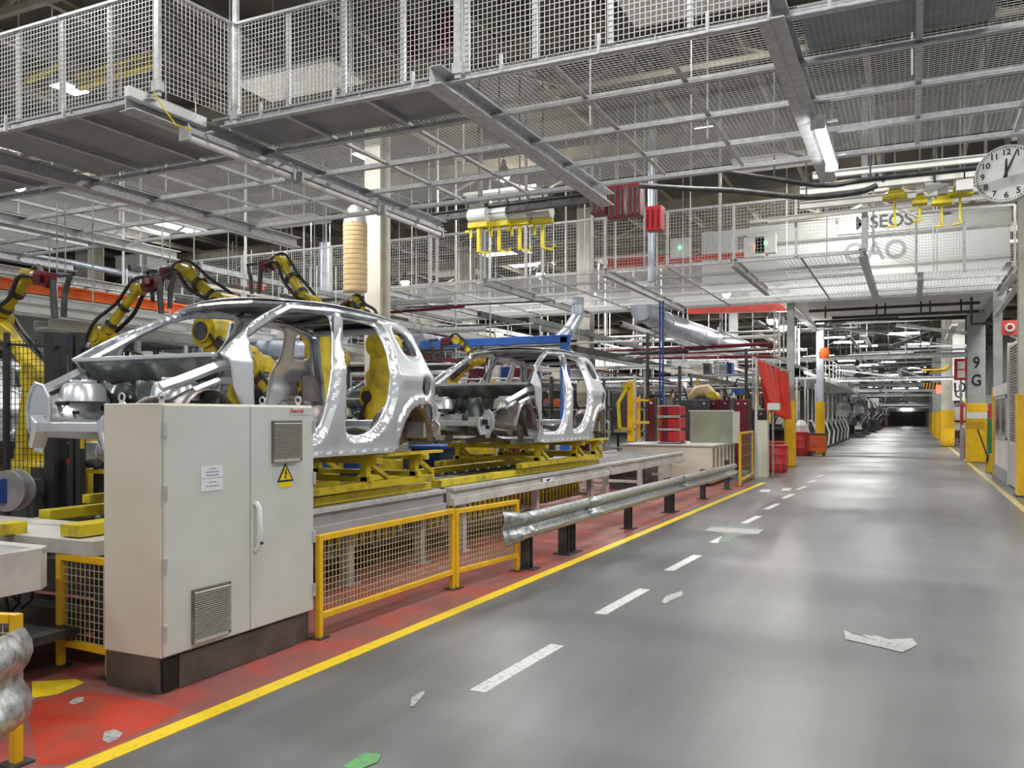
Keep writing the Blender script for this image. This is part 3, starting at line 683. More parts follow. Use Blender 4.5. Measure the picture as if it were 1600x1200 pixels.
# skids under the bodies
def skid(x, y, z0, label):
    s = thing('skid_carrier', label, 'carrier', (x, y, z0), 'yellow skids carrying the car bodies')
    zt = 1.40
    for sx in (-.72, .72):
        MB().box(x+sx-.05, x+sx+.05, y-2.6, y+1.15, z0+.06, z0+.14).build('runner', 'skid', s, bevel=.006)
    for yy in (-1.9, -.25, .75):
        MB().box(x-.90, x+.90, y+yy-.05, y+yy+.05, zt-.07, zt).build('cross_beam', 'skid', s, bevel=.006)
        MB().box(x-.8, x+.8, y+yy-.04, y+yy+.04, z0+.14, z0+.20).build('cross_beam', 'skid', s, bevel=.006)
        for sx in (-.72, .72):
            MB().box(x+sx-.04, x+sx+.04, y+yy-.04, y+yy+.04, z0+.14, zt-.07).build('upright', 'skid', s)
            MB().bar((x+sx, y+yy+.42, z0+.16), (x+sx, y+yy+.05, zt-.06), .05).build('brace', 'skid', s)
    for sx in (-.80, .80): MB().box(x+sx-.06, x+sx+.06, y-.3, y+1.2, zt, zt+.03).build('support_rail', 'skid', s)
    return s
skid(-6.13, 7.95, .93+.09-.03, 'yellow skid under the nearest car body')
skid(-6.13, 14.3, .93+.09-.03, 'yellow skid under the second car body')
# blue boxes under the line
for (x, y, l) in ((-7.6, 9.3, 'blue bin behind the skid of the nearest body, left one'), (-7.7, 10.8, 'blue bin behind the skid of the nearest body, middle one'), (-7.7, 13.2, 'blue bin under the front of the second body')):
    t = thing('parts_bin', l, 'bin', (x, y, 0), 'blue bins behind the conveyor')
    MB().box(x-.3, x+.3, y-.45, y+.45, .6, 1.32).build('bin_body', 'bluedk', t, bevel=.02)
    MB().box(x-.33, x+.33, y-.48, y+.48, 1.27, 1.33).build('rim', 'blue', t, bevel=.01)
    b = MB()
    for dx in (-.25, .25):
        for dy in (-.4, .4): b.box(x+dx-.03, x+dx+.03, y+dy-.03, y+dy+.03, 0, .6)
    b.islands('stand_leg', 'dark', t)

# ------------------------------------------------------------------ welding robots
def robot(label, base, S, E, W, T, tool='gun', ped=.8, col='robot', k=1.0):
    bx, by = base; S, E, W, T = map(Vector, (S, E, W, T))
    r = thing('welding_robot', label, 'robot', (bx, by, 0), 'yellow welding robots')
    MB().box(bx-.35, bx+.35, by-.35, by+.35, 0, ped).build('pedestal', 'dark', r, bevel=.02)
    m = MB().lathe((bx, by, ped), [(.40, 0), (.40, .16), (.34, .2), (.34, .34), (.28, .42)], 20); m.smooth = True; m.build('base', col, r)
    m = MB().tube([(bx, by, ped+.3), Vector((bx, by, 0)).lerp(S, .5)+Vector((0, 0, (ped+.45)*.5)), S], [.24, .22, .20], 12); m.smooth = True; m.build('turret', col, r)
    d = (E-S); side = Vector((d.y, -d.x, 0)); side = side.normalized() if side.length > .05 else Vector((1, 0, 0))
    m = MB().cyl(S-side*.28*k, S+side*.28*k, .26*k, n=18); m.cyl(S+side*.28*k, S+side*.34*k, .18*k, n=18); m.smooth = True; m.build('shoulder_joint', col, r)
    m = MB().bar(S, S.lerp(E, .5), .24*k, .38*k, w2=.20*k, h2=.26*k, up=side); m.bar(S.lerp(E, .5), E, .20*k, .26*k, w2=.22*k, h2=.32*k, up=side); m.build('lower_arm', col, r, bevel=.03)
    m = MB().cyl(E-side*.22*k, E+side*.22*k, .22*k, n=18); m.cyl(E+side*.22*k, E+side*.27*k, .15*k, n=18); m.smooth = True; m.build('elbow_joint', col, r)
    m = MB().cyl(E-side*.30*k, E-side*.22*k, .12*k, n=14); m.build('motor', 'black', r)
    f = (W-E); u = f.normalized()
    m = MB().tube([E-u*.18*k, E+u*.10*k, E+u*.2*k, E.lerp(W, .45), W-u*.12*k, W], [.20*k, .20*k, .13*k, .105*k, .09*k, .10*k], 14); m.smooth = True; m.build('upper_arm', col, r)
    m = MB().tube([E+u*.12*k, E+u*.2*k], [.145*k, .145*k], 14); m.build('collar', 'black', r)
    g = (T-W); gu = g.normalized(); s2 = gu.cross(u); s2 = s2.normalized() if s2.length > .1 else side
    m = MB().cyl(W-s2*.14*k, W+s2*.14*k, .13*k, n=16); m.ball(W+gu*.12*k, .12*k); m.smooth = True; wj = m.build('wrist', col, r)
    m = MB().cyl(W+gu*.18*k, W+gu*.26*k, .10*k, n=14); m.build('flange', 'dark', wj)
    side3 = s2
    if tool == 'gun':
        a = W+gu*.26*k
        m = MB().bar(a, a+gu*.24, .15, .18); m.bar(a+gu*.1+side3*.1, a+gu*.22+side3*.18, .08, .10); t = m.build('weld_gun', 'darkred', r, bevel=.01)
        m = MB().tube([a+gu*.3+u*.1, a+gu*.48+u*.12, a+gu*.52-u*.05+Vector((0, 0, -.1)), a+gu*.46+Vector((0, 0, -.42))], .035, 8); m.tube([a+gu*.25, a+gu*.3+Vector((0, 0, -.45))], .04, 8); m.build('gun_arm', 'dark', t)
    # hose
    h = Vector((0, 0, 1))
    m = MB().tube(curve_pts([S+side*.26*k+h*.1, S.lerp(E, .5)+side*.36*k, E+side*.30*k+h*.12, E.lerp(W, .5)+h*.2*k+side*.12*k, W+h*.2*k+side*.12*k, W+gu*.22+h*.14*k, W+gu*.34-h*.1]), .026, 7); m.smooth = True; m.build('hose', 'black', r)
    m = MB().tube(curve_pts([E-side*.2*k, E.lerp(W, .3)-side*.24*k-h*.05, E.lerp(W, .7)-side*.2*k-h*.12, W-side*.2*k-h*.02, W+gu*.3-side*.1]), .03, 7); m.smooth = True; m.build('hose', 'black', r)
    for q in (.25, .6): MB().cyl(E.lerp(W, q), E.lerp(W, q)+u*.06, .15*k, n=12).build('hose_clamp', 'dark', r)
    MB().bar(S.lerp(E, .2)+side*.18*k, S.lerp(E, .8)+side*.18*k, .10*k, .16*k).build('cable_box', 'dark', r, bevel=.02)
    MB().cyl(S+side*.34*k, S+side*.36*k, .15*k, n=18).build('joint_cover', 'dark', r)
    return r
P = at_y
def rb(label, basepx, Y, s, e, w, t, dy=(0, 0, 0, 0), **k):
    S, E, W, T = [at_y(p[0], p[1], Y+d) for p, d in zip((s, e, w, t), dy)]
    b = at_y(basepx, 700, Y)
    return robot(label, (b.x, b.y), S, E, W, T, **k)
rb('yellow robot at the left photo edge leaning over the car line', 55, 6.9, (66, 590), (-6, 500), (46, 432), (78, 437), ped=.9, k=0.66)
rb('yellow robot with slanting arm over the nearest windscreen pillar', 175, 8.6, (120, 640), (160, 525), (216, 452), (250, 440), ped=1.0, k=0.62)
rb('yellow robot with black hose bundle above the nearest car roof', 340, 9.8, (372, 560), (352, 478), (288, 424), (258, 428), ped=1.2, k=0.86)
rb('yellow robot reaching up behind the nearest roof with a dark red gun', 520, 11.5, (520, 560), (482, 476), (440, 410), (400, 420), ped=1.3, k=0.78)
rb('yellow robot wrist just above the nearest roof by the tan duct', 600, 11.9, (590, 590), (580, 500), (555, 470), (540, 482), ped=1.2, k=0.55)
rb('yellow robot with round joint seen through the nearest windscreen', 350, 9.4, (338, 520), (400, 575), (437, 640), (425, 700), dy=(0, 0, 0, 0), ped=1.0, k=0.90)
rb('yellow robot seen through the front door opening of the nearest body', 500, 10.3, (497, 525), (470, 600), (440, 650), (425, 690), ped=1.0, k=0.66)
rb('yellow robot seen through the rear door opening of the nearest body', 590, 11.2, (600, 540), (585, 620), (560, 670), (540, 690), ped=1.0, k=0.78)
rb('yellow robot with red gun behind the second body windscreen', 740, 17.0, (700, 600), (745, 560), (716, 532), (690, 535), ped=1.0, k=0.70)
# ------------------------------------------------------------------ upper safety-net platform
MZ = 5.5
def platform_grid(mb, x0, x1, y0, y1, z, sp=.056, t=.0034): return mb.mesh_panel((x0, y0, z), (1, 0, 0), (0, 1, 0), x1-x0, y1-y0, sp, t)
up = thing('mesh_platform', 'near overhead walkway with wire mesh cage and grating floor', 'walkway', (-4, 10, MZ))
XB = (-21.7, -18.3, -14.9, -11.5, -8.05, -4.53, -1.08, 2.35)
for i, (xa, xb) in enumerate(zip(XB[:-1], XB[1:])):
    y0 = 6.98 if xb < -8 else 8.03
    platform_grid(MB(), xa+.06, xb-.06, y0, 12.62, MZ+.06).build('floor_grating', 'wire', up)
    b = MB()
    for k in (1, 2):
        x = xa+(xb-xa)*k/3; b.angle((x, y0, MZ+.02), (x, 12.6, MZ+.02), .06, .008)
    b.build('long_bars', 'galv', up)
for x in XB:
    y0, y1 = (6.85, 14.0) if x < -8 else (7.7, 13.4)
    MB().chan((x, y0, MZ-.06), (x, y1, MZ-.06), .14, .20, .014).box(x-.16, x-.05, y0, y1, MZ-.17, MZ-.155).build('main_beam', 'galv', up)
for y in (8.03, 9.15, 10.3, 11.48, 12.62):
    MB().angle((-21.7 if y > 8.1 else -7.8, y, MZ), (2.4, y, MZ), .09, .012).build('cross_bar', 'galv', up)
MB().angle((-21.7, 6.98, MZ), (-7.8, 6.98, MZ), .09, .012).build('cross_bar', 'galv', up)
for x0, x1, y0 in ((-8, -4.58, 8.05), (-11.4, -8.1, 7.0), (-14.8, -11.6, 7.0), (-21, -15, 7.0)):
    MB().box(x0, x1, y0, 9.12, MZ+.075, MZ+.095).build('deck_plate', 'deck', up)
MB().box(-.95, .7, 8.1, 9.1, MZ+.075, MZ+.095).build('deck_plate', 'deck', up)
CH = 1.15
def cage(a, b, posts, h=CH, sp=.055, t=.0055):
    a = Vector(a); b = Vector(b); d = (b-a).normalized(); L = (b-a).length
    MB().mesh_panel(a, d, (0, 0, 1), L, h, sp, t).build('mesh_panel', 'wire', up)
    MB().bar(a+Vector((0, 0, h)), b+Vector((0, 0, h)), .045, .03).build('hand_rail', 'galv', up)
    for q in posts: p = a+d*q; MB().bar(p+Vector((0, .03, 0)), p+Vector((0, .03, h)), .055, .04).build('cage_post', 'galv', up)
for i in range(4):
    xa = -7.6+1.62*i; cage((xa, 8.03, MZ+.06), (xa+1.6, 8.03, MZ+.06), (.02, .82))
for i in range(7):
    xa = -19.3+1.65*i; cage((xa, 6.98, MZ+.06), (xa+1.63, 6.98, MZ+.06), (.02, .84))
cage((-7.72, 7.0, MZ+.06), (-7.62, 8.0, MZ+.06), ())
for (x, y) in ((-7.74, 6.97), (-7.6, 8.05), (-4.42, 8.0), (-1.1, 8.0), (-11.5, 6.95), (-15, 6.95)):
    MB().bar((x, y, MZ-.02), (x, y, TOPZ), .07, .05).box(x-.06, x+.06, y-.04, y+.04, MZ+.03, MZ+.14).build('hanger_post', 'galv', up)
b = MB()
for i in range(22): x = -21+1.07*i; b.box(x, x+.03, 7.9 if x > -8 else 6.88, 7.93 if x > -8 else 6.91, MZ-.08, MZ+.12)
b.islands('clamp', 'galv', up)
b = MB()
for i in range(18):
    x = -20+1.25*i; y = (9.15, 10.3, 11.48)[i % 3]; b.cyl((x, y, MZ+.1), (x, y, TOPZ), .012, n=5)
b.islands('hanger_rod', 'galv', up)
cb = MB().tube([at_y(240, 143, 6.8), at_y(256, 170, 6.9), at_y(275, 195, 7.0), at_y(300, 203, 7.2)], .008, 5)
cb.build('cable', 'sticker', up, label='yellow cable hanging from the corner')
# light fittings under the platform
def fitting(label, x, y0, y1, z, lit=False, group=None):
    t = thing('light_fitting', label, 'light', (x, (y0+y1)/2, z), group)
    MB().box(x-.07, x+.07, y0, y1, z+.02, z+.09).build('housing', 'galv', t, bevel=.008)
    MB().cyl((x, y0+.03, z-.02), (x, y1-.03, z-.02), .045 if not lit else .055, n=10).build('tube', 'glow' if lit else 'diffuser', t, smooth=True)
    MB().box(x-.08, x+.08, y0-.01, y0+.03, z-.07, z+.09).box(x-.08, x+.08, y1-.03, y1+.01, z-.07, z+.09).islands('end_cap', 'galv', t)
    b = MB()
    for y in (y0+.25, y1-.25): b.bar((x-.2, y, z+.08), (x+.2, y, z+.08), .025).bar((x-.2, y, z+.08), (x-.2, y, z+.25), .02)
    b.islands('bracket', 'galv', t)
pa, pb = at_z(1275, 192, MZ-.25), at_z(1302, 260, MZ-.25)
fitting('brightly lit fluorescent tube fitting under the mesh platform', (pa.x+pb.x)/2, pa.y, pb.y, MZ-.25, True)
lamp('tube_light', ((pa.x+pb.x)/2, (pa.y+pb.y)/2, MZ-.34), .12, pb.y-pa.y, 90)
for i, l in enumerate(('nearest of three', 'middle of three', 'farthest of three')):
    y0 = 7.4+2.05*i; fitting('unlit tube fitting hung under the left main beam, '+l, -7.78, y0, y0+1.9, MZ-.32, False, 'unlit fittings under the left beam')
MB().box(-8.02, -7.93, 6.75, 7.9, MZ-.06, MZ+.06).build('end_plate', 'plainwhite', up, bevel=.006)

# ------------------------------------------------------------------ far walkway
fw = thing('mesh_platform', 'far overhead walkway crossing the hall with mesh railing and hanger rods', 'walkway', (-6, 24, MZ))
FX = [-24, -20.6, -17.2, -13.8, -10.4, -7.0, -3.8, -1.0]
for xa, xb in zip(FX[:-1], FX[1:]):
    platform_grid(MB(), xa+.05, xb-.05, 20.3, 28.2, MZ+.05, .085, .006).build('floor_grating', 'wire', fw)
    for q in (0, 1):
        x0 = xa+q*(xb-xa)/2; x1 = x0+(xb-xa)/2
        MB().mesh_panel((x0, 20.3, MZ+.1), (1, 0, 0), (0, 0, 1), x1-x0, 1.25, .075, .0055).build('mesh_panel', 'wire', fw)
        MB().bar((x0, 20.3, MZ), (x0, 20.3, MZ+1.32), .06).build('rail_post', 'galv', fw)
    MB().bar((xa, 20.3, MZ+1.34), (xb, 20.3, MZ+1.34), .05).build('hand_rail', 'galv', fw)
platform_grid(MB(), -1.0, 2.4, 24.2, 28.2, MZ+.05, .085, .006).build('floor_grating', 'wire', fw)
MB().mesh_panel((.1, 24.25, MZ+.1), (1, 0, 0), (0, 0, 1), 2.2, 1.45, .07, .008).build('mesh_panel', 'wire', fw)
dv = Vector((1.1, 3.3, 0)); MB().mesh_panel((-1.0, 20.5, MZ+.1), dv, (0, 0, 1), dv.length, 1.25, .08, .007).build('mesh_panel', 'wire', fw)
MB().bar((.1, 24.25, MZ+1.58), (2.3, 24.25, MZ+1.58), .05).bar((-1, 20.4, MZ+1.3), (.1, 24.2, MZ+1.5), .05).build('hand_rail', 'galv', fw)
for x in (.1, 1.2, 2.3): MB().bar((x, 24.25, MZ), (x, 24.25, MZ+1.58), .06).build('rail_post', 'galv', fw)
for x in FX+[.2, 2.3]:
    y0 = 20.2 if x < 0 else 24.2
    MB().ibeam((x, y0, MZ-.04), (x, 28.5 if x != -3.8 else 25.5, MZ-.04), .14, .2, .015).build('main_beam', 'galv', fw)
for y in (20.3, 21.9, 23.5, 25.1, 26.7, 28.2):
    MB().angle((-24, y, MZ), (-1.0 if y < 24 else 2.4, y, MZ), .08, .012).build('cross_bar', 'galv', fw)
for x in (-15.5, -12.1, -8.7, -5.4, -2.3): MB().angle((x, 20.3, MZ), (x, 28.2, MZ), .06, .01).build('cross_bar', 'galv', fw)
MB().box(-24, 2.5, 28.2, 28.35, MZ-.0, MZ+.16).build('edge_beam', 'galv_dull', fw)
for px in (683, 752, 822, 925, 1125):
    p = at_y(px, 430, 20.25); MB().bar((p.x, 20.25, MZ), (p.x, 20.25, TOPZ), .06).build('hanger_post', 'galv', fw)
p = at_y(1351, 400, 20.3); MB().bar((p.x, 20.3, MZ), (p.x, 20.3, 9.2), .13, .1).bar((p.x+.17, 20.5, MZ), (p.x+.17, 20.5, 9.2), .05).build('hanger_post', 'galv', fw)
b = MB()
for i in range(26):
    x = random.uniform(-20, 1); y = random.uniform(21, 28); b.cyl((x, y if x < -1 else max(y, 24.5), MZ+.1), (x, y if x < -1 else max(y, 24.5), TOPZ), .015, n=5)
b.islands('hanger_rod', 'galv', fw)

def hang(o, pts, m='dark', r=.015):   # suspension rods up to the roof, parts of the thing they carry
    for p in pts: MB().cyl(Vector(p), (p[0], p[1], TOPZ), r, n=5).build('hanger', m, o)
# ------------------------------------------------------------------ clock
ck = at_y(1573, 272, 13.6)
t = thing('wall_clock', 'large round white clock hanging at the right photo edge', 'clock', ck)
R = .40; ax = Vector((-ck.x, -ck.y, 0)).normalized(); ax = (ax+Vector((-.25, -.1, 0))).normalized()
m = MB().lathe(ck-ax*.10, [(R*.93, 0), (R, .03), (R*1.0, .12), (R*.985, .15), (R*.95, .15), (R*.95, .125)], 40, ax); m.smooth = True; m.build('case', 'enamel', t)
MB().lathe(ck, [(R*.95, 0), (R*.95, .026)], 40, ax).build('dial', 'gauge', t)
ux = Vector((ax.y*-1, ax.x, 0)).normalized(); uz = Vector((0, 0, 1)); rz = math.atan2(ux.y, ux.x); ff = ck+ax*.03
for i in range(1, 13):
    a = math.radians(30*i); q = ff+ux*math.sin(a)*R*.74+uz*math.cos(a)*R*.74
    text('numeral', str(i), .115, q, (HP, 0, rz), 'ink', t)
b = MB()
for i in range(60):
    a = math.radians(6*i); d = ux*math.sin(a)+uz*math.cos(a); b.bar(ff+d*R*.88, ff+d*R*.93, .008 if i % 5 else .014, .004, up=ax)
b.islands('minute_mark', 'ink', t)
a = math.radians(1); d = ux*math.sin(a)+uz*math.cos(a); MB().bar(ff-d*.05+ax*.01, ff+d*R*.52+ax*.01, .04, .004, up=ax, w2=.02).build('hour_hand', 'ink', t)
a = math.radians(24); d = ux*math.sin(a)+uz*math.cos(a); MB().bar(ff-d*.06+ax*.015, ff+d*R*.86+ax*.015, .032, .004, up=ax, w2=.014).build('minute_hand', 'ink', t)
MB().bar(ck-ax*.05+uz*R*.9, ck-ax*.05+uz*(R+.32), .06).bar(ck-ax*.05+uz*(R+.3), Vector((ck.x, 12.7, ck.z+R+.3)), .05).build('hanger', 'dark', t)

# ------------------------------------------------------------------ roof lamps
for i, (x, y) in enumerate(ROOF_LAMPS):
    if y < 0: continue
    t = thing('roof_lamp', 'strip lamp under the roof, %s row from camera, %s' % ({5: 'first', 14: 'second', 24: 'third', 36: 'fourth', 50: 'fifth', 68: 'sixth', 90: 'seventh', 115: 'eighth', 145: 'ninth'}[y], {-20: 'far left', -11.5: 'above the robots', -3.2: 'above the left of the aisle', 3.5: 'above the right of the aisle'}[x]), 'lamp', (x, y, 8.75), 'strip lamps under the hall roof')
    MB().box(x-1.25, x+1.25, y-.6, y+.6, 8.76, 8.86).build('housing', 'white', t)
    MB().cyl((x-1, y, 8.86), (x-1, y, ROOF_Z+.2), .015, n=5).cyl((x+1, y, 8.86), (x+1, y, TOPZ), .015, n=5).islands('suspension', 'dark', t)
hb = [((787, 274), 22, 8.0, 'high bay lamp glaring through the near mesh platform'), ((30, 288), 15, 0, 'high bay lamp shining at the left photo edge'), ((633, 440), 36, 0, 'high bay lamp behind the far railing by the tan duct'), ((845, 428), 38, 0, 'high bay lamp behind the far railing beneath the yellow grippers'),
      ((1135, 458), 44, 0, 'high bay lamp seen through the far walkway floor'), ((1223, 510), 40, 0, 'bright lamp left of the first aisle column'), ((781, 520), 45, 0, 'small lamp above the blue crane beam'), ((1205, 500), 46, 0, 'small lamp beside the bright lamp under the red crane beam'), ((925, 458), 42, 0, 'small lamp seen through the walkway floor above the white column'), ((305, 232), 13, 0, 'high bay lamp glimpsed beside the unlit tube fittings')]
for (px, d, _, lab) in hb:
    p = at_y(px[0], px[1], d); t = thing('high_bay_lamp', lab, 'lamp', p, 'high bay lamps')
    bulb('high_bay_light', p+Vector((0, 0, -.25)), {22: 260, 15: 260, 40: 420, 46: 380, 44: 300}.get(d, 120))
    r = .2 if d < 30 else .26
    MB().lathe(p, [(r, 0), (r*.8, .15), (r*.4, .3), (.05, .45)], 16).build('reflector', 'dark', t)
    MB().ball(p+Vector((0, 0, -.02)), r*.85).build('bulb', 'lampglow', t)
    MB().cyl(p+Vector((0, 0, .45)), (p.x, p.y, max(p.z+.6, TOPZ)), .015, n=5).build('cable', 'dark', t)

# ------------------------------------------------------------------ columns
def column(name, label, x, y, w, top, m, ybase=None, group=None, txt=None, tz=None, tw=.35):
    t = thing(name, label, 'column', (x, y, 0), group)
    z = ybase or .0
    MB().ibeam((x, y, z), (x, y, top), w, w, .03, up=(0, 1, 0)).build('shaft', m, t)
    if w > .3 or m != 'colgrey': MB().box(x-w/2+.01, x+w/2-.01, y-w/2+.02, y-w/2+.05, z, top).build('face_plate', m, t)
    if ybase: MB().box(x-w/2-.04, x+w/2+.04, y-w/2-.04, y+w/2+.04, 0, ybase).build('yellow_guard', 'yellow', t, bevel=.01, label='yellow painted lower part')
    MB().box(x-w/2-.08, x+w/2+.08, y-w/2-.08, y+w/2+.08, 0, .03).build('base_plate', 'dark', t)
    if txt:
        for s, z in zip(txt, tz): text('lettering', s, tw, (x, y-w/2-.015, z), (HP, 0, 0), 'ink', t, sx=.8)
    return t
def colpx(name, label, pl, pr, Y, top, m, yb=None, **k):
    a = at_y(pl, 600, Y); b = at_y(pr, 600, Y); return column(name, label, (a.x+b.x)/2, Y, b.x-a.x, top, m, yb, **k)
colpx('steel_column', 'grey column with yellow base left of the aisle by the red drums', 1230, 1241, 32.3, 6.2, 'colgrey', 2.4)
colpx('steel_column', 'pale blue column with yellow base further down the left of the aisle', 1276, 1287, 44.0, 6.1, 'duct', 2.55)
c9 = colpx('steel_column', 'wide grey column with yellow base marked 9 and G', 1511, 1539, 38.5, 7, 'colgrey', 2.35, txt='9G', tz=(3.95, 3.25), tw=.62)
p = c9.location
for sx in (-.50, .50): MB().box(p.x+sx-.05, p.x+sx+.05, p.y-.2, p.y+.2, 1.5, 2.35).build('red_strip', 'red', c9)
MB().box(p.x-.36, p.x+.36, p.y-.48, p.y-.46, 1.75, 2.0).build('name_board', 'white', c9)
colpx('steel_column', 'cream column with tall yellow base at the right photo edge', 1591, 1622, 22.7, 9, 'colcream', 2.35)
colpx('steel_column', 'grey column carrying the portal beam right of the aisle', 1552, 1566, 31.2, 6.2, 'colgrey')
colpx('steel_column', 'cream column with numeral eight behind the nearest car body', 578, 602, 17.0, 9.5, 'colcream', txt='8', tz=(3.35,), tw=.34)
colpx('steel_column', 'white column rising behind the second car body roof', 905, 925, 29.5, 9.5, 'colcream')
colpx('steel_column', 'pale column behind the blue crane beam', 718, 738, 34, 9.5, 'colcream')
colpx('steel_column', 'far pale column between the silver duct and the first aisle column', 1140, 1152, 42, 7, 'colgrey')
colpx('steel_column', 'pale column behind the robots at upper left', 130, 150, 24, 9.5, 'colcream')
for i, (pl, pr, Y, l) in enumerate([(1471, 1490, 58, 'cream column with yellow and red base right of the aisle beyond the 9 G column'), (1463, 1473, 75, 'yellow based column, second beyond the 9 G column'), (1457, 1464, 92, 'yellow based column, third beyond the 9 G column'), (1452, 1457, 112, 'yellow based column, farthest on the right of the aisle')]):
    colpx('steel_column', l, pl, pr, Y, 8, 'colcream' if i == 0 else 'colgrey', 2.2, group='right hand aisle columns')

# ------------------------------------------------------------------ portal over the aisle
def simple(name, label, cat, mb, m, group=None, base=None, **k):
    base = base if base is not None else sum(mb.v, Vector((0, 0, 0)))/len(mb.v)
    return tag(mb.build(name, m, base=base, **k), label, cat, group)
pt = thing('portal_frame', 'grey steel portal with pale panel ceiling spanning the aisle', 'portal', (-.8, 36, 6))
MB().box(-4.1, 2.6, 31.2, 40.0, 6.05, 6.12).build('ceiling_panel', 'white', pt)
MB().ibeam((-4.25, 30.8, 6.25), (-4.25, 44, 6.25), .3, .5, .03).build('side_beam', 'colgrey', pt)
MB().ibeam((2.7, 29, 6.2), (2.7, 44, 6.2), .3, .5, .03).build('side_beam', 'colgrey', pt)
for y in (40.1,): MB().ibeam((-4.2, y, 6.2), (2.7, y, 6.0), .2, .25, .02).build('cross_beam', 'dark', pt)
b = MB()
for (x0, x1, y, z) in ((-3.6, 2.2, 34.5, 5.9), (-2.8, 2.2, 35, 5.65), (-3.8, -.5, 38.5, 5.9)): b.cyl((x0, y, z), (x1, y, z), .06, n=6)
for x in (-3, -1.2, -.9, .3, .6, 1.6): b.bar((x, 34.5, 5.6), (x, 34.5, 6.4), .06)
b.bar((1.9, 34, 5.1), (1.9, 34, 6.3), .08).bar((1.9, 34, 5.1), (2.6, 34, 5.1), .08); b.islands('cable_frame', 'dark', pt)
MB().bar((2.3, 29.5, 4.9), (2.6, 24.6, 5.45), .12).bar((2.45, 29.3, 5.3), (2.5, 29.3, 6.2), .2).build('brace', 'colgrey', pt)
# white wall and signs above the portal
wl = struct('wall_portal', MB().box(-5.6, 3.0, 33.0, 33.2, 6.15, 8.3).box(-5.6, 3.0, 33.0, 33.2, 8.75, 9.3).box(-7.4, -5.6, 33.0, 33.2, 6.6, 9.0), 'plainwhite')
struct('trim_1', MB().box(-5.6, 3.0, 32.6, 33.25, 8.3, 8.75).box(-5.6, 3.0, 32.8, 33.0, 7.2, 7.3), 'enamel')
bn = simple('banner', 'grey ledge banner with dark letters above the far walkway', 'sign', MB().box(-2.4, .9, 32.5, 32.56, 8.35, 9.0), 'enamel')
text('lettering', 'MSEOS', .62, (-.9, 32.48, 8.68), (HP, 0, 0), 'ink', bn, mirror=False)
text('lettering', 'OAO', .9, (-1.2, 32.96, 7.75), (HP, 0, 0), 'deck', bn)
# rails and yellow hoists right of centre
hr = thing('overhead_rail', 'white overhead hoist rails running across behind the clock', 'rail', at_y(1420, 285, 18))
for (x0, y0, x1, y1, Y, w) in ((1250, 300, 1560, 266, 17.5, .09), (1250, 322, 1570, 290, 18.5, .08), (1200, 345, 1560, 305, 20, .06), (1270, 275, 1560, 245, 17, .07)):
    a = at_y(x0, y0, Y); c = at_y(x1, y1, Y+.2); MB().ibeam(a, c, w*1.4, w*1.8, .015).build('rail', 'white', hr)
b = MB()
for px in (1300, 1380, 1460, 1540): p = at_y(px, 285, 17.6); b.bar(p, (p.x, p.y, TOPZ), .05)
b.islands('hanger', 'dark', hr)
for i, (px, py, s, l) in enumerate([(1398, 310, 1.0, 'yellow hoist trolley left of the white cloth'), (1437, 318, .6, 'small yellow hoist hook below the white cloth'), (1472, 318, .8, 'yellow hoist with long hook under the rails'), (1500, 305, 1.0, 'yellow hoist trolley beside the clock')]):
    p = at_y(px, py, 17.8); t = thing('hoist', l, 'hoist', p, 'yellow hoists behind the clock')
    MB().box(p.x-.22*s, p.x+.22*s, p.y-.12, p.y+.12, p.z-.02, p.z+.05).box(p.x-.12*s, p.x+.16*s, p.y-.1, p.y+.1, p.z+.05, p.z+.14).build('trolley', 'lemon', t, bevel=.01)
    MB().box(p.x-.1*s, p.x+.12*s, p.y-.1, p.y+.1, p.z+.16, p.z+.36).build('motor', 'white', t, bevel=.01)
    MB().cyl(p+Vector((0, 0, .3)), (p.x, p.y, TOPZ), .02, n=5).build('hanger', 'dark', t)
    MB().tube([p+Vector((0, 0, -.02)), p+Vector((0, 0, -.45*s)), p+Vector((.03, 0, -.52*s)), p+Vector((-.12, 0, -.54*s))], .022, 6).build('hook', 'lemon', t)
q = [at_y(x, y, 17.6) for x, y in ((1443, 282), (1483, 287), (1450, 303))]
simple('cloth', 'white triangular cloth hanging from the hoist rails', 'cloth', MB().add([q[0], q[1], q[2]]+[v+Vector((0, .05, 0)) for v in q], [(0, 1, 2), (3, 5, 4), (0, 3, 4, 1), (1, 4, 5, 2), (2, 5, 3, 0)]), 'plainwhite')
p = at_y(1507, 290, 17.5); simple('control_box', 'small white box beside the clock', 'box', MB().box(p.x-.14, p.x+.14, p.y-.1, p.y+.1, p.z-.1, p.z+.1), 'white', bevel=.01); hang(bpy.data.objects['control_box'], [p])

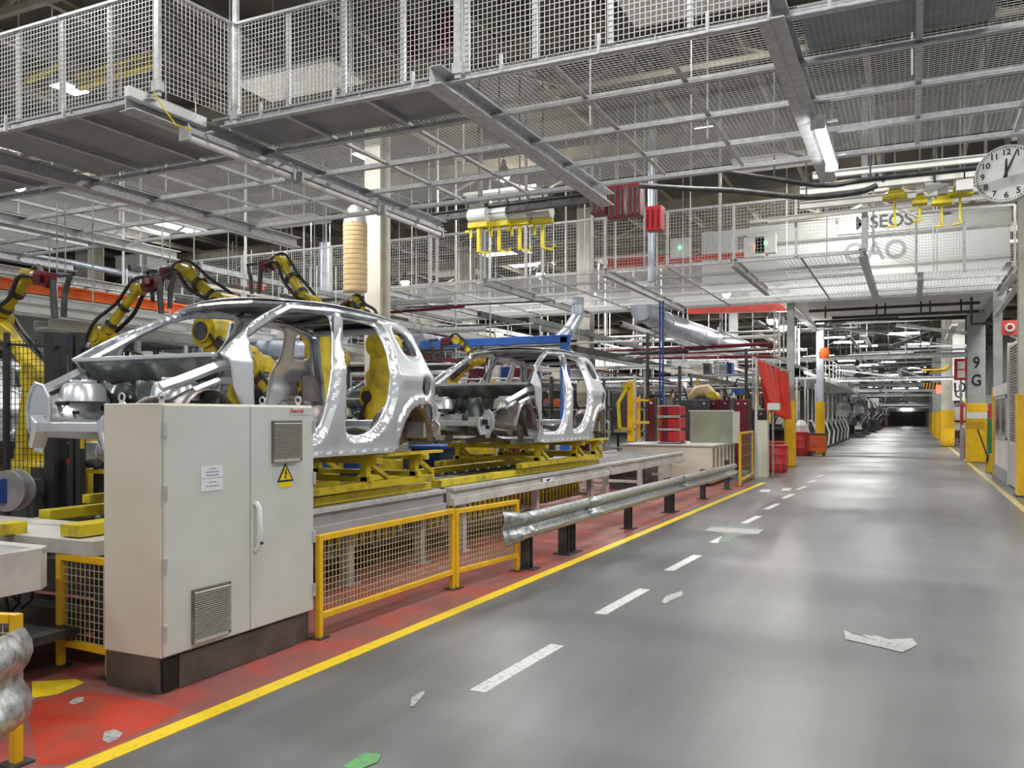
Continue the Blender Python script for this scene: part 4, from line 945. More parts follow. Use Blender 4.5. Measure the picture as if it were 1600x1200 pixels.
# ------------------------------------------------------------------ yellow gripper rig with white drums (four units)
for i, (px, l) in enumerate(((748, 'leftmost'), (780, 'second from left'), (812, 'third from left'), (848, 'rightmost'))):
    p = at_y(px, 352-2*i, 17.2+.2*i); t = thing('gripper', 'yellow gripper hoist with white drum under the platform edge, '+l, 'hoist', p, 'yellow gripper hoists with white drums')
    m = MB().cyl(p+Vector((-.22, 0, .22)), p+Vector((.22, 0, .22)), .17, n=14); m.cyl(p+Vector((-.27, 0, .22)), p+Vector((-.22, 0, .22)), .1, n=10); m.smooth = True; m.build('drum', 'plainwhite', t)
    MB().bar(p+Vector((-.25, 0, -.0)), p+Vector((.25, 0, -.0)), .16, .12).build('frame', 'lemon', t, bevel=.01)
    MB().box(p.x-.2, p.x+.2, p.y-.1, p.y+.1, p.z+.36, p.z+.48).build('trolley', 'dark', t); MB().cyl(p+Vector((0, 0, .45)), (p.x, p.y, TOPZ), .02, n=5).build('hanger', 'dark', t)
    b = MB().bar(p+Vector((0, 0, -.02)), p+Vector((0, 0, -.62)), .07); b.tube([p+Vector((0, 0, -.6)), p+Vector((.22, 0, -.66)), p+Vector((.3, 0, -.58))], .025, 6); b.bar(p+Vector((-.2, 0, -.02)), p+Vector((-.2, 0, -.28)), .05); b.bar(p+Vector((-.2, 0, -.12)), p+Vector((-.34, 0, -.12)), .05)
    b.islands('hook_arm', 'lemon', t)
tr = MB(); a = at_y(640, 345, 17.3); c = at_y(1000, 300, 17.3); tr.ibeam(a, c, .14, .2, .02)
for k in range(12): q = a.lerp(c, k/11); tr.bar(q, q+Vector((0, 0, .35)), .05)
simple('crane_rail', 'dark ladder-like rail carrying the yellow grippers', 'rail', tr, 'dark')
# red switch boxes and lines hanging near centre
for (x0, y0, x1, y1, Y, m, l) in ((922, 296, 945, 335, 16.5, 'darkred', 'dark red hanging box right of the grippers, left part'), (948, 288, 975, 342, 16.6, 'darkred', 'dark red hanging box right of the grippers, middle part'), (978, 284, 1000, 338, 16.5, 'darkred', 'dark red hanging box right of the grippers, right part'),
                               (1008, 320, 1033, 360, 17.5, 'red', 'bright red hanging panel beside the grey pipe'), (626, 28, 640, 90, 14.5, 'darkred', 'narrow red box behind the upper mesh cage'), (672, 8, 708, 78, 14.8, 'darkred', 'wide red box behind the upper mesh cage')):
    a = at_y(x0, y1, Y); c = at_y(x1, y0, Y); t = thing('hanging_box', l, 'box', a, 'red hanging boxes')
    MB().box(a.x, c.x, Y, Y+.3, a.z, c.z).build('box_body', m, t, bevel=.015)
    b = MB()
    for k in range(3): x = a.x+(c.x-a.x)*(k+.5)/3; b.box(x-.02, x+.02, Y-.03, Y, a.z+.05, c.z-.08)
    b.islands('rib', 'dark' if m == 'darkred' else 'darkred', t)
    MB().cyl(((a.x+c.x)/2, Y+.15, c.z), ((a.x+c.x)/2, Y+.15, max(c.z+.2, TOPZ)), .02, n=5).build('hanger', 'dark', t)
def pipe(name, label, cat, pts, r, m, n=12, group=None, rings=0):
    t = MB().tube(pts, r, n); t.smooth = True
    for k in range(rings):
        s = (k+.5)/rings*(len(pts)-1); i = int(s); q = Vector(pts[i]).lerp(Vector(pts[i+1]), s-i); d = (Vector(pts[i+1])-Vector(pts[i])).normalized()
        t.cyl(q-d*.03, q+d*.03, (r if not isinstance(r, list) else r[i])*(1.02 if n > 20 else 1.05), n=n)
    return simple(name, label, cat, t, m, group, base=pts[0])
def pp(*a): return [at_y(x, y, Y) for x, y, Y in a]
pipe('air_duct', 'big silver round duct sloping behind the far walkway', 'duct', pp((1002, 440, 27.5), (1003, 485, 27.5), (1040, 505, 30), (1160, 545, 40)), .38, 'duct', 18, rings=7)
pipe('air_duct', 'silver duct elbow above the blue crane beam', 'duct', pp((903, 465, 24), (902, 495, 24), (888, 518, 23.5), (872, 533, 23)), .19, 'duct', 14, rings=5)
pipe('air_duct', 'tan clad vertical duct beside the cream column', 'duct', pp((555, 350, 15.5), (555, 400, 15.5), (555, 456, 15.5)), .265, 'tanduct', 24, rings=14)
pipe('air_duct', 'grey dome end on top of the tan duct', 'duct', pp((555, 322, 15.5), (555, 335, 15.5), (555, 350, 15.5)), [.12, .23, .27], 'galv_dull', 16)
pipe('pipe', 'pale vertical pipe below the bright red panel', 'pipe', pp((1019, 82, 19), (1017, 440, 19)), .08, 'duct')
LQ = pp((1080, 295, 14.8), (1260, 308, 15.2))
hang(pipe('pipe', 'thick dark curved cable loom below the lit fluorescent fitting', 'pipe', curve_pts(pp((1000, 290, 14.8), (1080, 295, 14.8), (1150, 298, 15), (1260, 308, 15.2), (1340, 300, 15.5), (1370, 290, 15.6))), .05, 'dark'), LQ)
hang(pipe('pipe', 'upper dark curved cable loom below the lit fluorescent fitting', 'pipe', curve_pts(pp((1130, 268, 14.2), (1210, 280, 14.4), (1290, 290, 14.6), (1360, 280, 15), (1530, 262, 15))), .04, 'dark'), pp((1210, 280, 14.4), (1360, 280, 15)))
pipe('pipe', 'long pale pipe sloping under the platform at upper left', 'pipe', pp((40, 400, 16), (120, 412, 18), (215, 432, 21)), .10, 'duct')
pipe('air_duct', 'pale blue vertical duct left of the tan duct', 'duct', pp((508, 380, 22), (508, 460, 22)), .2, 'duct', 14, rings=4)
pipe('air_duct', 'silver horizontal duct seen through the front door opening', 'duct', pp((330, 542, 14), (470, 548, 14), (530, 548, 14)), .2, 'duct', 14, rings=5)
pipe('air_duct', 'short thick silver duct right of the nearest roof', 'duct', pp((650, 528, 22), (700, 537, 24)), .28, 'duct', 14, rings=2)

# crane beams
def beam(label, a, b, w, h, m, cat='beam', group=None, name='crane_beam'): return simple(name, label, cat, MB().ibeam(a, b, w, h, .03), m, group)
beam('long orange crane beam behind the left robots', at_x(0, 442, -13.5), at_x(305, 487, -13.5), .15, .2, 'orange')
bb = thing('crane_beam', 'blue crane beam with post behind the second car body', 'beam', at_y(880, 690, 19.5))
MB().box(*[v for v in (at_y(660, 0, 19.5).x, at_y(890, 0, 19.5).x)], 19.4, 19.6, at_y(800, 539, 19.5).z, at_y(800, 527, 19.5).z).build('beam', 'blue', bb, bevel=.01)
p = at_y(883, 600, 19.5); MB().box(p.x-.09, p.x+.09, 19.4, 19.6, 0, at_y(800, 530, 19.5).z).build('post', 'blue', bb)
beam('red crane beam just under the far walkway', at_y(1075, 482, 36), at_y(1232, 478, 36), .3, .45, 'coral')
beam('faded red crane beam behind the far railing at centre', at_y(950, 412, 34), at_y(1060, 405, 34), .3, .35, 'coral')
beam('faded red beam bundle behind the far railing right of the grey pipe', at_y(1020, 408, 33), at_y(1200, 396, 33), .3, .18, 'coral')
beam('red crane beam behind the robots left of the tan duct', at_y(362, 452, 24), at_y(412, 452, 24), .3, .35, 'coral')
for i, (a, b, l) in enumerate((((40, 120), (250, 10), 'upper yellow crane beam behind the left cage'), ((120, 130), (250, 90), 'lower yellow crane beam behind the left cage'))):
    beam(l, at_y(*a, 13.2), at_y(*b, 13.6), .2, .3, 'robot', group='yellow crane beams above the left cage')
for i, (a, b, l) in enumerate((((390, 100), (600, 180), 'long pale roof brace crossing behind the cage at centre'), ((420, 30), (580, 120), 'tan roof brace behind the cage at upper centre'), ((720, 20), (860, 90), 'pale roof brace right of the red boxes'))):
    beam(l, at_y(*a, 14.0), at_y(*b, 18), .08, .1, 'roofsteel' if i else 'galv', name='roof_brace')
# ------------------------------------------------------------------ background left: trays, racks, pipes, screens
def tray(label, x, y0, y1, z, m='white', w=.35, name='cable_tray', group='cable trays behind the robots'):
    t = thing(name, label, 'cable tray', (x, y0, z), group)
    MB().chan((x, y0, z), (x, y1, z), .1, .16, .012).build('side_rail', m, t); MB().chan((x-w, y0, z), (x-w, y1, z), .1, .16, .012).build('side_rail', m, t)
    b = MB(); y = y0
    while y < y1: b.box(x-w, x, y, y+.05, z-.06, z-.03); y += .5
    b.islands('rung', m, t)
    b = MB(); y = y0+.4
    while y < y1: b.cyl((x-w/2, y, z), (x-w/2, y, 5.4), .012, n=5); y += 2.2
    b.islands('hanger', 'galv', t)
for (px, py, x, m, l) in ((0, 462, -12.8, 'plainwhite', 'upper white cable tray behind the left robots'), (60, 483, -12.2, 'plainwhite', 'middle white cable tray below the orange beam'), (200, 520, -12.6, 'white', 'lower white cable tray above the nearest bonnet area'), (0, 420, -15, 'galv', 'grey cable tray above the orange beam')):
    p = at_x(px, py, x); tray(l, x, p.y-1.5, p.y+9, p.z, m)
random.seed(21)
cols = ['galv', 'colcream', 'galv_dull', 'white', 'darkred', 'dark', 'duct', 'dark', 'galv']
spots = [(-16, 20, 'behind the robots at far left'), (-14, 24, 'above the nearest windscreen'), (-17, 30, 'left of the tan duct'), (-11, 30, 'between the cream column and the second roof'), (-12, 40, 'behind the blue crane beam'), (-8, 36, 'around the silver duct'), (-7.5, 46, 'left of the first aisle column'), (-22, 27, 'in the far left background'), (-10.5, 52, 'deep behind the second car body')]
for i, (x, y, l) in enumerate(spots):
    t = thing('pipe_rack', 'hanging rack of mixed pipes and cables '+l, 'pipes', (x, y, 4), 'pipe racks under the roof')
    for k in range(9):
        z = random.uniform(2.9, 5.4); yy = y+random.uniform(-3, 3); r = random.choice((.02, .03, .05, .08)); x0 = x-random.uniform(2, 7); x1 = x+random.uniform(1, 5)
        MB().cyl((x0, yy, z), (min(x1, -5), yy+random.uniform(-.4, .4), z+random.uniform(-.15, .15)), r, n=7).build('pipe', random.choice(cols), t)
    for k in range(7):
        z = random.uniform(2.9, 5.4); xx = x+random.uniform(-4, 2); r = random.choice((.03, .05, .07))
        MB().bar((xx, y-6, z), (xx, y+6, z), r*2, r*2.4).build('tray', random.choice(cols), t)
    b = MB()
    for k in range(14): xx = x+random.uniform(-6, 2.5); yy = y+random.uniform(-3, 3); b.bar((xx, yy, random.uniform(2.4, 4.4)), (xx, yy, ROOF_Z if k % 2 else 5.5), random.choice((.025, .04)))
    b.islands('hanger', 'galv', t)
# racks and machines on the floor, far rows
rows = [(-13.5, 14, 'left of the nearest windscreen'), (-16, 12, 'at the left photo edge'), (-14.5, 19, 'behind the nearest car body'), (-12.5, 24, 'through the rear door of the nearest body'), (-10.5, 27, 'behind the second car body'), (-9.5, 33, 'right of the second car body'), (-8.2, 40, 'behind the red crates'), (-7.6, 46, 'behind the dark welding screens'), (-15, 33, 'far behind the second windscreen'), (-6.6, 36, 'behind the red curtain'), (-11.5, 44, 'below the white wall boxes')]
for i, (x, y, l) in enumerate(rows):
    t = thing('machine_rack', 'cluttered machine rack of posts, shelves and boxes '+l, 'rack', (x, y, 0), 'machine racks in the background')
    W, H, D = random.uniform(3, 4.5), random.uniform(2.8, 3.7), 1.2
    for sx in range(4):
        for dy in (0, D): MB().bar((x-W/2+W*sx/3, y+dy, 0), (x-W/2+W*sx/3, y+dy, H), .09).build('post', random.choice(('galv', 'dark', 'yellow', 'colcream')), t)
    for z in (.5, 1.3, 2.1, H-.1): MB().box(x-W/2, x+W/2, y, y+D, z, z+.06).build('shelf', random.choice(('galv_dull', 'dark', 'white')), t)
    for k in range(15):
        z = random.choice((.56, 1.36, 2.16, H-.04)); xx = x+random.uniform(-W/2, W/2-.4); s = random.uniform(.15, .5)
        MB().box(xx, xx+random.uniform(.15, .6), y+random.uniform(0, .3), y+random.uniform(.5, 1.1), z, z+s).build('box', random.choice(('dark', 'white', 'galv', 'darkred', 'robot', 'bluedk', 'orange', 'colcream', 'galv_dull', 'body_in')), t)
    for k in range(5):
        xx = x+random.uniform(-W/2, W/2); zz = random.uniform(1, 3)
        MB().tube([(xx, y-.1, zz), (xx+.2, y-.2, zz+.4), (xx+.5, y-.1, zz+.3), (xx+.7, y, zz-.4)], .03, 6).build('hose', 'black', t)
# white wall boxes in the far background
for (x0, y0, x1, y1, Y, l) in ((930, 545, 1035, 575, 52, 'long off-white cladding box behind the second body'), (1050, 548, 1110, 585, 50, 'off-white cladding box left of the duct end'), (640, 560, 700, 600, 40, 'white cladding box behind the nearest tailgate'), (1160, 575, 1190, 600, 60, 'small off-white box above the dark screens'), (180, 395, 230, 425, 24, 'cream cladding box at upper left'), (0, 560, 30, 640, 14.0, 'pale control cabinet at the left photo edge'), (300, 540, 345, 600, 22, 'pale cladding box behind the nearest windscreen')):
    a = at_y(x0, y1, Y); c = at_y(x1, y0, Y); t = thing('cladding_box', l, 'enclosure', (a.x, Y, a.z), 'pale enclosures in the background')
    MB().box(a.x, c.x, Y, Y+1, a.z, c.z).build('panel', 'white', t, bevel=.02)
    for x in (a.x+.1, c.x-.1): MB().box(x-.05, x+.05, Y+.4, Y+.5, 0, a.z).build('stilt', 'dark', t)
    b = MB(); n = 6
    for k in range(1, n): x = a.x+(c.x-a.x)*k/n; b.box(x-.02, x+.02, Y-.03, Y, a.z, c.z)
    b.box(a.x, c.x, Y-.04, Y, c.z-.06, c.z); b.islands('seam', 'enamel', t)
# left foreground: black post, stack light, control box, fence
t = thing('machine_guard', 'black mesh guard fence with thick post behind the left car nose', 'fence', at_y(82, 700, 6.3))
for px, w in ((83, .16), (117, .06), (128, .07), (14, .05)):
    p = at_y(px, 520, 6.3); MB().box(p.x-w/2, p.x+w/2, 6.25, 6.25+w, 0, p.z).build('post', 'black', t)
a = at_y(-20, 536, 6.3); c = at_y(150, 546, 6.3); MB().bar(a, c, .03).build('top_rail', 'black', t)
MB().mesh_panel((a.x, 6.3, 1.2), (1, 0, 0), (0, 0, 1), at_y(83, 0, 6.3).x-a.x, a.z-1.2, .07, .006).build('wire_mesh', 'black', t)
p = at_y(30, 575, 8.4); t = thing('stack_light', 'red and green stack light beside the left robot', 'light', p); MB().cyl((p.x, p.y, 0), (p.x, p.y, p.z-.2), .03, n=6).build('pole', 'dark', t)
MB().cyl(p+Vector((0, 0, -.25)), p+Vector((0, 0, -.1)), .05).cyl(p+Vector((0, 0, .1)), p+Vector((0, 0, .16)), .05).build('base', 'dark', t); MB().cyl(p+Vector((0, 0, -.1)), p, .048).build('green_lens', 'green', t); MB().cyl(p, p+Vector((0, 0, .1)), .048).build('red_lens', 'red', t)
a = at_y(-10, 655, 8.3); c = at_y(42, 605, 8.3); t = thing('control_box', 'white control box with small warning triangle at far left', 'box', a)
MB().box(a.x, c.x, 8.3, 8.7, a.z, c.z).build('box_body', 'plainwhite', t, bevel=.01); q = at_y(25, 624, 8.28); MB().prism([(q.x-.05, q.z-.04), (q.x+.05, q.z-.04), (q.x, q.z+.05)], 8.29, 8.3, 'y').build('warning_sign', 'sticker', t)
q = at_y(38, 625, 8.28); MB().box(q.x-.05, q.x+.05, 8.285, 8.3, q.z-.04, q.z+.04).build('display', 'ink', t)
p = at_x(140, 663, -6.75); simple('notice', 'small white notice hanging below the nearest car nose', 'sign', MB().box(p.x-.07, p.x+.07, p.y, p.y+.01, p.z-.035, p.z+.035), 'paper'); MB().cyl((p.x, p.y+.005, p.z), (p.x, p.y+.005, p.z+.12), .004, n=5).build('string', 'dark', bpy.data.objects['notice'])
p = at_x(128, 692, -6.75); simple('notice', 'tiny yellow and white tag below the white notice', 'sign', MB().box(p.x-.025, p.x+.025, p.y, p.y+.01, p.z-.05, p.z+.05), 'sticker')
MB().cyl((p.x, p.y+.005, p.z), (p.x, p.y+.005, 1.75), .003, n=5).build('string', 'dark', bpy.data.objects['notice.001'])
p = at_y(118, 722, 6.4); t = thing('red_clamp', 'red and black clamp motor left of the grey cabinet', 'machine', p); m = MB().ball(p, .09, sc=(1.4, .8, .8)); m.smooth = True; m.build('housing', 'red', t); MB().cyl(p+Vector((.1, 0, -.02)), p+Vector((.35, 0, 0)), .05).bar(p+Vector((0, 0, -.6)), p, .12).build('bracket', 'dark', t)
p = at_y(28, 765, 6.0); t = thing('cable_reel', 'blue grey cable reel at the left photo edge', 'reel', p); m = MB().lathe(p, [(.22, 0), (.22, .03), (.11, .04), (.11, .14), (.22, .15), (.22, .18)], 24, (.3, -1, 0)); m.smooth = True; m.build('spool', 'galv_dull', t); MB().cyl(p+Vector((-.03, -.05, 0))+Vector((.3, -1, 0)).normalized()*.12, p+Vector((.3, -1, 0)).normalized()*.2, .13, n=20).build('cable_winding', 'bluedk', t); MB().bar(p+Vector((0, .2, -.85)), p+Vector((0, .2, .1)), .1).build('stand', 'dark', t)
t = thing('fixture_machine', 'dark clamp machine under the robot at the left photo edge', 'machine', at_y(30, 720, 7.0)); random.seed(5)
for k in range(14):
    p = at_y(random.uniform(-5, 150), random.uniform(660, 790), 7.0+random.uniform(-.2, .6)); s = random.uniform(.06, .18)
    MB().box(p.x-s, p.x+s, p.y-s, p.y+s, max(.05, p.z-s), p.z+s).build('block', random.choice(('dark', 'dark', 'skid', 'body_in', 'orange', 'darkred')), t, bevel=.01)
for px in (70, 105, 150): p = at_y(px, 700, 7.2); MB().box(p.x-.05, p.x+.05, 7.2, 7.3, 0, 1.5).build('post', 'black', t)
MB().box(at_y(-20, 0, 7.2).x, at_y(165, 0, 7.2).x, 7.15, 7.25, 1.15, 1.2).build('rail', 'skid', t)

# ------------------------------------------------------------------ right of the second body: fixture, screens, crates, machine
t = thing('lifting_fixture', 'tall yellow lifting frame right of the second car body', 'machine', at_y(990, 690, 21))
def q2(x0, x1, y0, y1, Y, d=.1): a = at_y(x0, y1, Y); c = at_y(x1, y0, Y); return MB().box(a.x, c.x, Y, Y+d, a.z, c.z)
q2(980, 989, 595, 690, 21).build('mast', 'yellow', t); q2(995, 999, 620, 688, 21.2).build('post', 'yellow', t); q2(965, 985, 668, 673, 20.9, .5).build('arm', 'robot', t); q2(989, 1013, 624, 627, 21).build('rung', 'yellow', t); q2(989, 1013, 658, 662, 21).build('rung', 'yellow', t); q2(972, 984, 598, 606, 20.9, .3).build('bracket', 'robot', t)
m = MB().tube([at_y(982, 600, 21), at_y(966, 630, 20.8), at_y(968, 668, 20.8)], .05, 8); m.smooth = True; m.build('cable', 'skid', t)
m = q2(955, 972, 612, 670, 21.6, .4); m.build('gearbox', 'dark', t, bevel=.04)
m = MB().box(at_y(960, 0, 21).x, at_y(1015, 0, 21).x, 20.6, 21.8, 0, .6); m.build('base', 'dark', t)
for (x0, x1, y0, y1, Y, m, l) in ((1010, 1025, 622, 695, 24.5, 'darkred', 'narrow dark red welding screen left of the red crates'), (1053, 1107, 624, 700, 29, 'dark', 'black padded welding screen behind the green panel'), (1108, 1140, 624, 700, 29.5, 'darkred', 'dark red screen between the padded screen and the grey post'), (1146, 1172, 624, 700, 28, 'darkred', 'dark maroon screen right of the green panel'), (1174, 1196, 640, 700, 29, 'dark', 'dark machine block behind the cream post')):
    a = at_y(x0, y1, Y); c = at_y(x1, y0, Y); t = thing('welding_screen', l, 'screen', (a.x, Y, 0), 'dark welding screens')
    MB().box(a.x, c.x, Y, Y+.12, .1, c.z).build('panel', m, t, bevel=.03)
    b = MB()
    for x in (a.x, c.x): b.box(x-.04, x+.04, Y-.02, Y+.1, 0, c.z+.05)
    b.build('frame', 'dark', t)
    b = MB()
    for x in (a.x+.15, c.x-.15): b.ball((x, Y-.02, c.z-.15), .04)
    b.islands('stud', 'galv', t)
for i, (y0, y1, l) in enumerate(((634, 650, 'topmost'), (652, 670, 'middle'), (672, 691, 'lowest'))):
    a = at_y(1029, y1, 22.8); c = at_y(1062, y0, 22.8); t = thing('red_crate', 'glossy red crate in the wire frame right of the yellow lifter, '+l+' of its stack', 'crate', a, 'stacked red crates')
    MB().box(a.x, c.x, 22.8, 23.5, a.z, c.z).build('crate_body', 'red', t, bevel=.05)
    b = MB().tube([(a.x-.02, 22.75, a.z), (a.x-.02, 22.75, c.z), (c.x+.02, 22.75, c.z), (c.x+.02, 22.75, a.z)], .015, 6, True); b.build('wire_frame', 'galv', t)
    MB().box(a.x+.1, a.x+.25, 22.77, 22.8, a.z+.03, c.z-.03).build('label_patch', 'darkred', t)
a = at_y(1028, 691, 22.8); c = at_y(1063, 0, 22.8); simple('crate_stand', 'dark stand under the red crates', 'stand', MB().box(a.x, c.x, 22.8, 23.5, 0, a.z), 'dark', base=(a.x, 22.8, 0))
mc = thing('machine_housing', 'long cream machine base behind the end of the crash barrier', 'machine', (-5.8, 23.5, 0))
MB().box(-7.2, -4.75, 22.3, 25.5, .08, 1.05).build('housing', 'cream', mc, bevel=.015); MB().box(-7.25, -4.7, 22.25, 25.55, 1.05, 1.09).build('top_plate', 'white', mc); MB().box(-7.1, -4.85, 22.4, 25.4, 0, .08).build('kick_base', 'dark', mc)
MB().cyl((-5.6, 22.3, .72), (-5.6, 22.24, .72), .08, n=16).build('knob', 'enamel', mc)
b = MB()
for k in range(6): b.box(-4.75, -4.72, 22.5+k*.5, 22.53+k*.5, .1, 1.0)
b.build('panel_seams', 'grille', mc)
a = at_y(1078, 698, 24); c = at_y(1145, 643, 24); t = thing('screen_panel', 'pale green translucent screen standing on the cream machine', 'screen', (a.x, 24, 1.09))
MB().box(a.x, c.x, 24, 24.04, 1.09, c.z).build('pane', 'greenglass', t); MB().box(a.x-.03, c.x+.03, 23.98, 24.06, c.z, c.z+.04).box(c.x, c.x+.18, 23.98, 24.06, 1.09, c.z).build('frame', 'enamel', t)
t = fence('slim yellow guard gate at the far end of the crash barrier', at_z(1156, 760)[:2], at_z(1176, 748)[:2], 1.42, .12, .06, .25)
a = at_z(1183, 746); b_ = MB().box(a.x, a.x+.3, a.y, a.y+.35, 0, 1.72); simple('post_box', 'tall narrow cream control post left of the red drums', 'post', b_, 'cream', base=(a.x, a.y, 0), bevel=.015)
def drum(label, px, py, r, h, m='red', grp='red drums beside the aisle'):
    p = at_z(px, py); t = thing('drum', label, 'drum', p, grp)
    k = MB().lathe(p, [(r*.9, 0), (r*.97, .04), (r, h*.33), (r*1.04, h*.34), (r, h*.36), (r, h*.66), (r*1.04, h*.67), (r, h*.69), (r, h*.98)], 26); k.smooth = True; k.build('shell', m, t)
    k = MB().tube([(p.x+r*math.cos(a), p.y+r*math.sin(a), h) for a in [i*math.pi/12 for i in range(24)]], .035, 6, True); k.build('rim', 'coral', t)
    k = MB()
    for i in range(12): a = i*math.pi/6; k.bar((p.x+r*1.02*math.cos(a), p.y+r*1.02*math.sin(a), h*.1), (p.x+r*1.02*math.cos(a+.2), p.y+r*1.02*math.sin(a+.2), h*.9), .015)
    k.build('scratches', 'coral', t)
drum('large scuffed red drum in front of the first aisle column', 1213, 738, .36, .88)
drum('red drum behind the large scuffed one', 1206, 727, .42, .88)
drum('red waste drum with grey hood right of the first aisle column', 1251, 712, .32, 1.1)
p = at_z(1251, 712); simple('hood', 'grey sloped hood on the right hand drum', 'lid', MB().lathe((p.x, p.y, 1.12), [(.36, 0), (.3, .3), (.08, .55)], 4), 'enamel', base=(p.x, p.y, 1.12))
# red curtain
def cur(u, v):
    a = at_y(1181, 0, 26.0); c = at_y(1231, 0, 31.0); z1 = 3.56-.19*u; z0 = 2.05-.32*u
    return (a.x+(c.x-a.x)*u+.12*math.sin(u*38+v)*(.4+.6*v)+.35*v*(1-u), 26.0+5*u+.12*math.cos(u*31), z1+(z0-z1)*v)
ct = thing('welding_curtain', 'bright red plastic welding curtain beside the first aisle column', 'curtain', at_y(1205, 700, 28))
m = MB().sheet(cur, 60, 10); m.smooth = True; m.build('curtain_sheet', 'curtain', ct)
MB().bar(Vector(cur(0, 0))+Vector((-.1, 0, .05)), Vector(cur(1, 0))+Vector((0, 0, .05)), .06).bar(Vector(cur(0, 0)), (cur(0, 0)[0], 26, 0), .07).build('rail', 'galv', ct)
p = at_y(1207, 630, 25.6); simple('junction_box', 'small pale box in front of the red curtain', 'box', MB().box(p.x-.15, p.x+.2, 25.6, 25.8, p.z-.2, p.z), 'enamel', bevel=.01); MB().cyl((p.x, 25.7, 0), (p.x, 25.7, p.z-.2), .03, n=6).build('post', 'galv_dull', bpy.data.objects['junction_box'])
t = thing('tool_cart', 'orange tool cart left of the pale blue column', 'cart', at_z(1276, 712))
p = t.location; MB().box(p.x-.4, p.x+.42, p.y-.3, p.y+.3, .2, .98).build('cart_body', 'orange', t, bevel=.03); MB().box(p.x-.42, p.x+.44, p.y-.32, p.y+.32, .98, 1.05).build('cart_top', 'dark', t); MB().box(p.x-.3, p.x+.3, p.y-.32, p.y-.3, .45, .85).build('cart_front', 'coral', t)
b = MB()
for dx in (-.3, .32):
    for dy in (-.25, .25): b.cyl((p.x+dx-.03, p.y+dy, .08), (p.x+dx+.03, p.y+dy, .08), .08, n=10)
b.islands('wheel', 'black', t)
# row of dark panel stands on the left side of the aisle
rs = []
for i in range(9):
    Y = 42+i*3.6; x = -4.75-.02*i
    if i == 0:
        t = thing('panel_stand', 'x', 'stand', (x, Y, 0), 'dark panel stands along the left of the aisle')
        MB().prism([(x-.9, .12), (x+.35, .12), (x+.42, .9), (x+.15, 1.55), (x-.7, 1.62), (x-.9, 1.2)], Y-.05, Y+.05, 'y').build('panel', 'dark', t, bevel=.02)
        MB().tube([(x+.37, Y-.1, .1), (x+.45, Y-.1, .9), (x+.18, Y-.1, 1.58), (x+.05, Y-.1, 1.6)], .05, 6).build('edge_strip', 'enamel', t)
        MB().box(x-.9, x+.5, Y-.3, Y+.3, .02, .14).build('foot', 'dark', t)
        MB().bar((x-.2, Y+.2, .1), (x-.2, Y+.2, 3.7), .07).bar((x+.3, Y+.2, .1), (x+.3, Y+.2, 3.5), .06).build('pole', 'galv', t); base_stand = t; y0 = Y
    else:
        t = copy_tree(base_stand); t.location = (x, Y, 0)
    t['label'] = 'dark angled panel stand on the left of the aisle, '+('nearest', 'second', 'third', 'fourth', 'fifth', 'sixth', 'seventh', 'eighth', 'farthest')[i]+' in the row'
t = thing('panel_stand', 'single dark panel stand between the two left aisle columns', 'stand', (-5.2, 37.5, 0)); x, Y = -5.2, 37.5
MB().prism([(x-.6, .2), (x+.35, .2), (x+.42, .9), (x+.2, 1.5), (x-.5, 1.55)], Y-.05, Y+.05, 'y').box(x-.5, x+.3, Y-.2, Y+.2, 0, .22).build('panel', 'dark', t, bevel=.02); MB().tube([(x+.37, Y-.1, .1), (x+.45, Y-.1, .9), (x+.2, Y-.1, 1.55)], .05, 6).build('edge_strip', 'enamel', t)
# overhead gallery on the left of the aisle
gl = thing('gallery', 'white overhead gallery above the dark panel stands', 'walkway', (-5.5, 50, 3.8))
MB().box(-6.4, -3.9, 46, 76, 3.75, 3.85).build('deck', 'white', gl); MB().box(-4.0, -3.9, 46, 76, 3.6, 3.75).build('edge', 'galv', gl)
b = MB()
for k in range(14): y = 46+k*2.3; b.bar((-4.0, y, 3.85), (-4.0, y, 4.9), .05)
b.bar((-4.0, 46, 4.9), (-4.0, 76, 4.9), .05).bar((-4.0, 46, 4.4), (-4.0, 76, 4.4), .04); b.build('railing', 'galv', gl)
g3 = thing('stair_rail', 'white railing hanging below the portal side beam', 'railing', (-4.6, 35, 4.6))
b = MB()
for k in range(7): b.bar((-4.75, 33.5+k*1.3, 4.1), (-4.75, 33.5+k*1.3, 5.9), .06)
b.bar((-4.75, 33.5, 4.15), (-4.75, 41.5, 4.15), .09); b.build('bars', 'colcream', g3)
p = at_y(1327, 579, 60); t = thing('round_mirror', 'round grey traffic mirror hanging over the left of the aisle', 'mirror', p); MB().lathe(p, [(.42, 0), (.45, .04), (.3, .12), (.05, .16)], 22, (0, 1, 0)).build('dish', 'deck', t); MB().bar(p, (p.x-1, p.y, p.z), .05).build('arm', 'galv', t)
p = at_y(1288, 560, 43); simple('orange_lamp', 'orange beacon lamp beside the pale blue column', 'lamp', MB().lathe(p, [(.22, 0), (.25, .3), (.18, .5)], 12), 'orange'); hang(bpy.data.objects['orange_lamp'], [p])
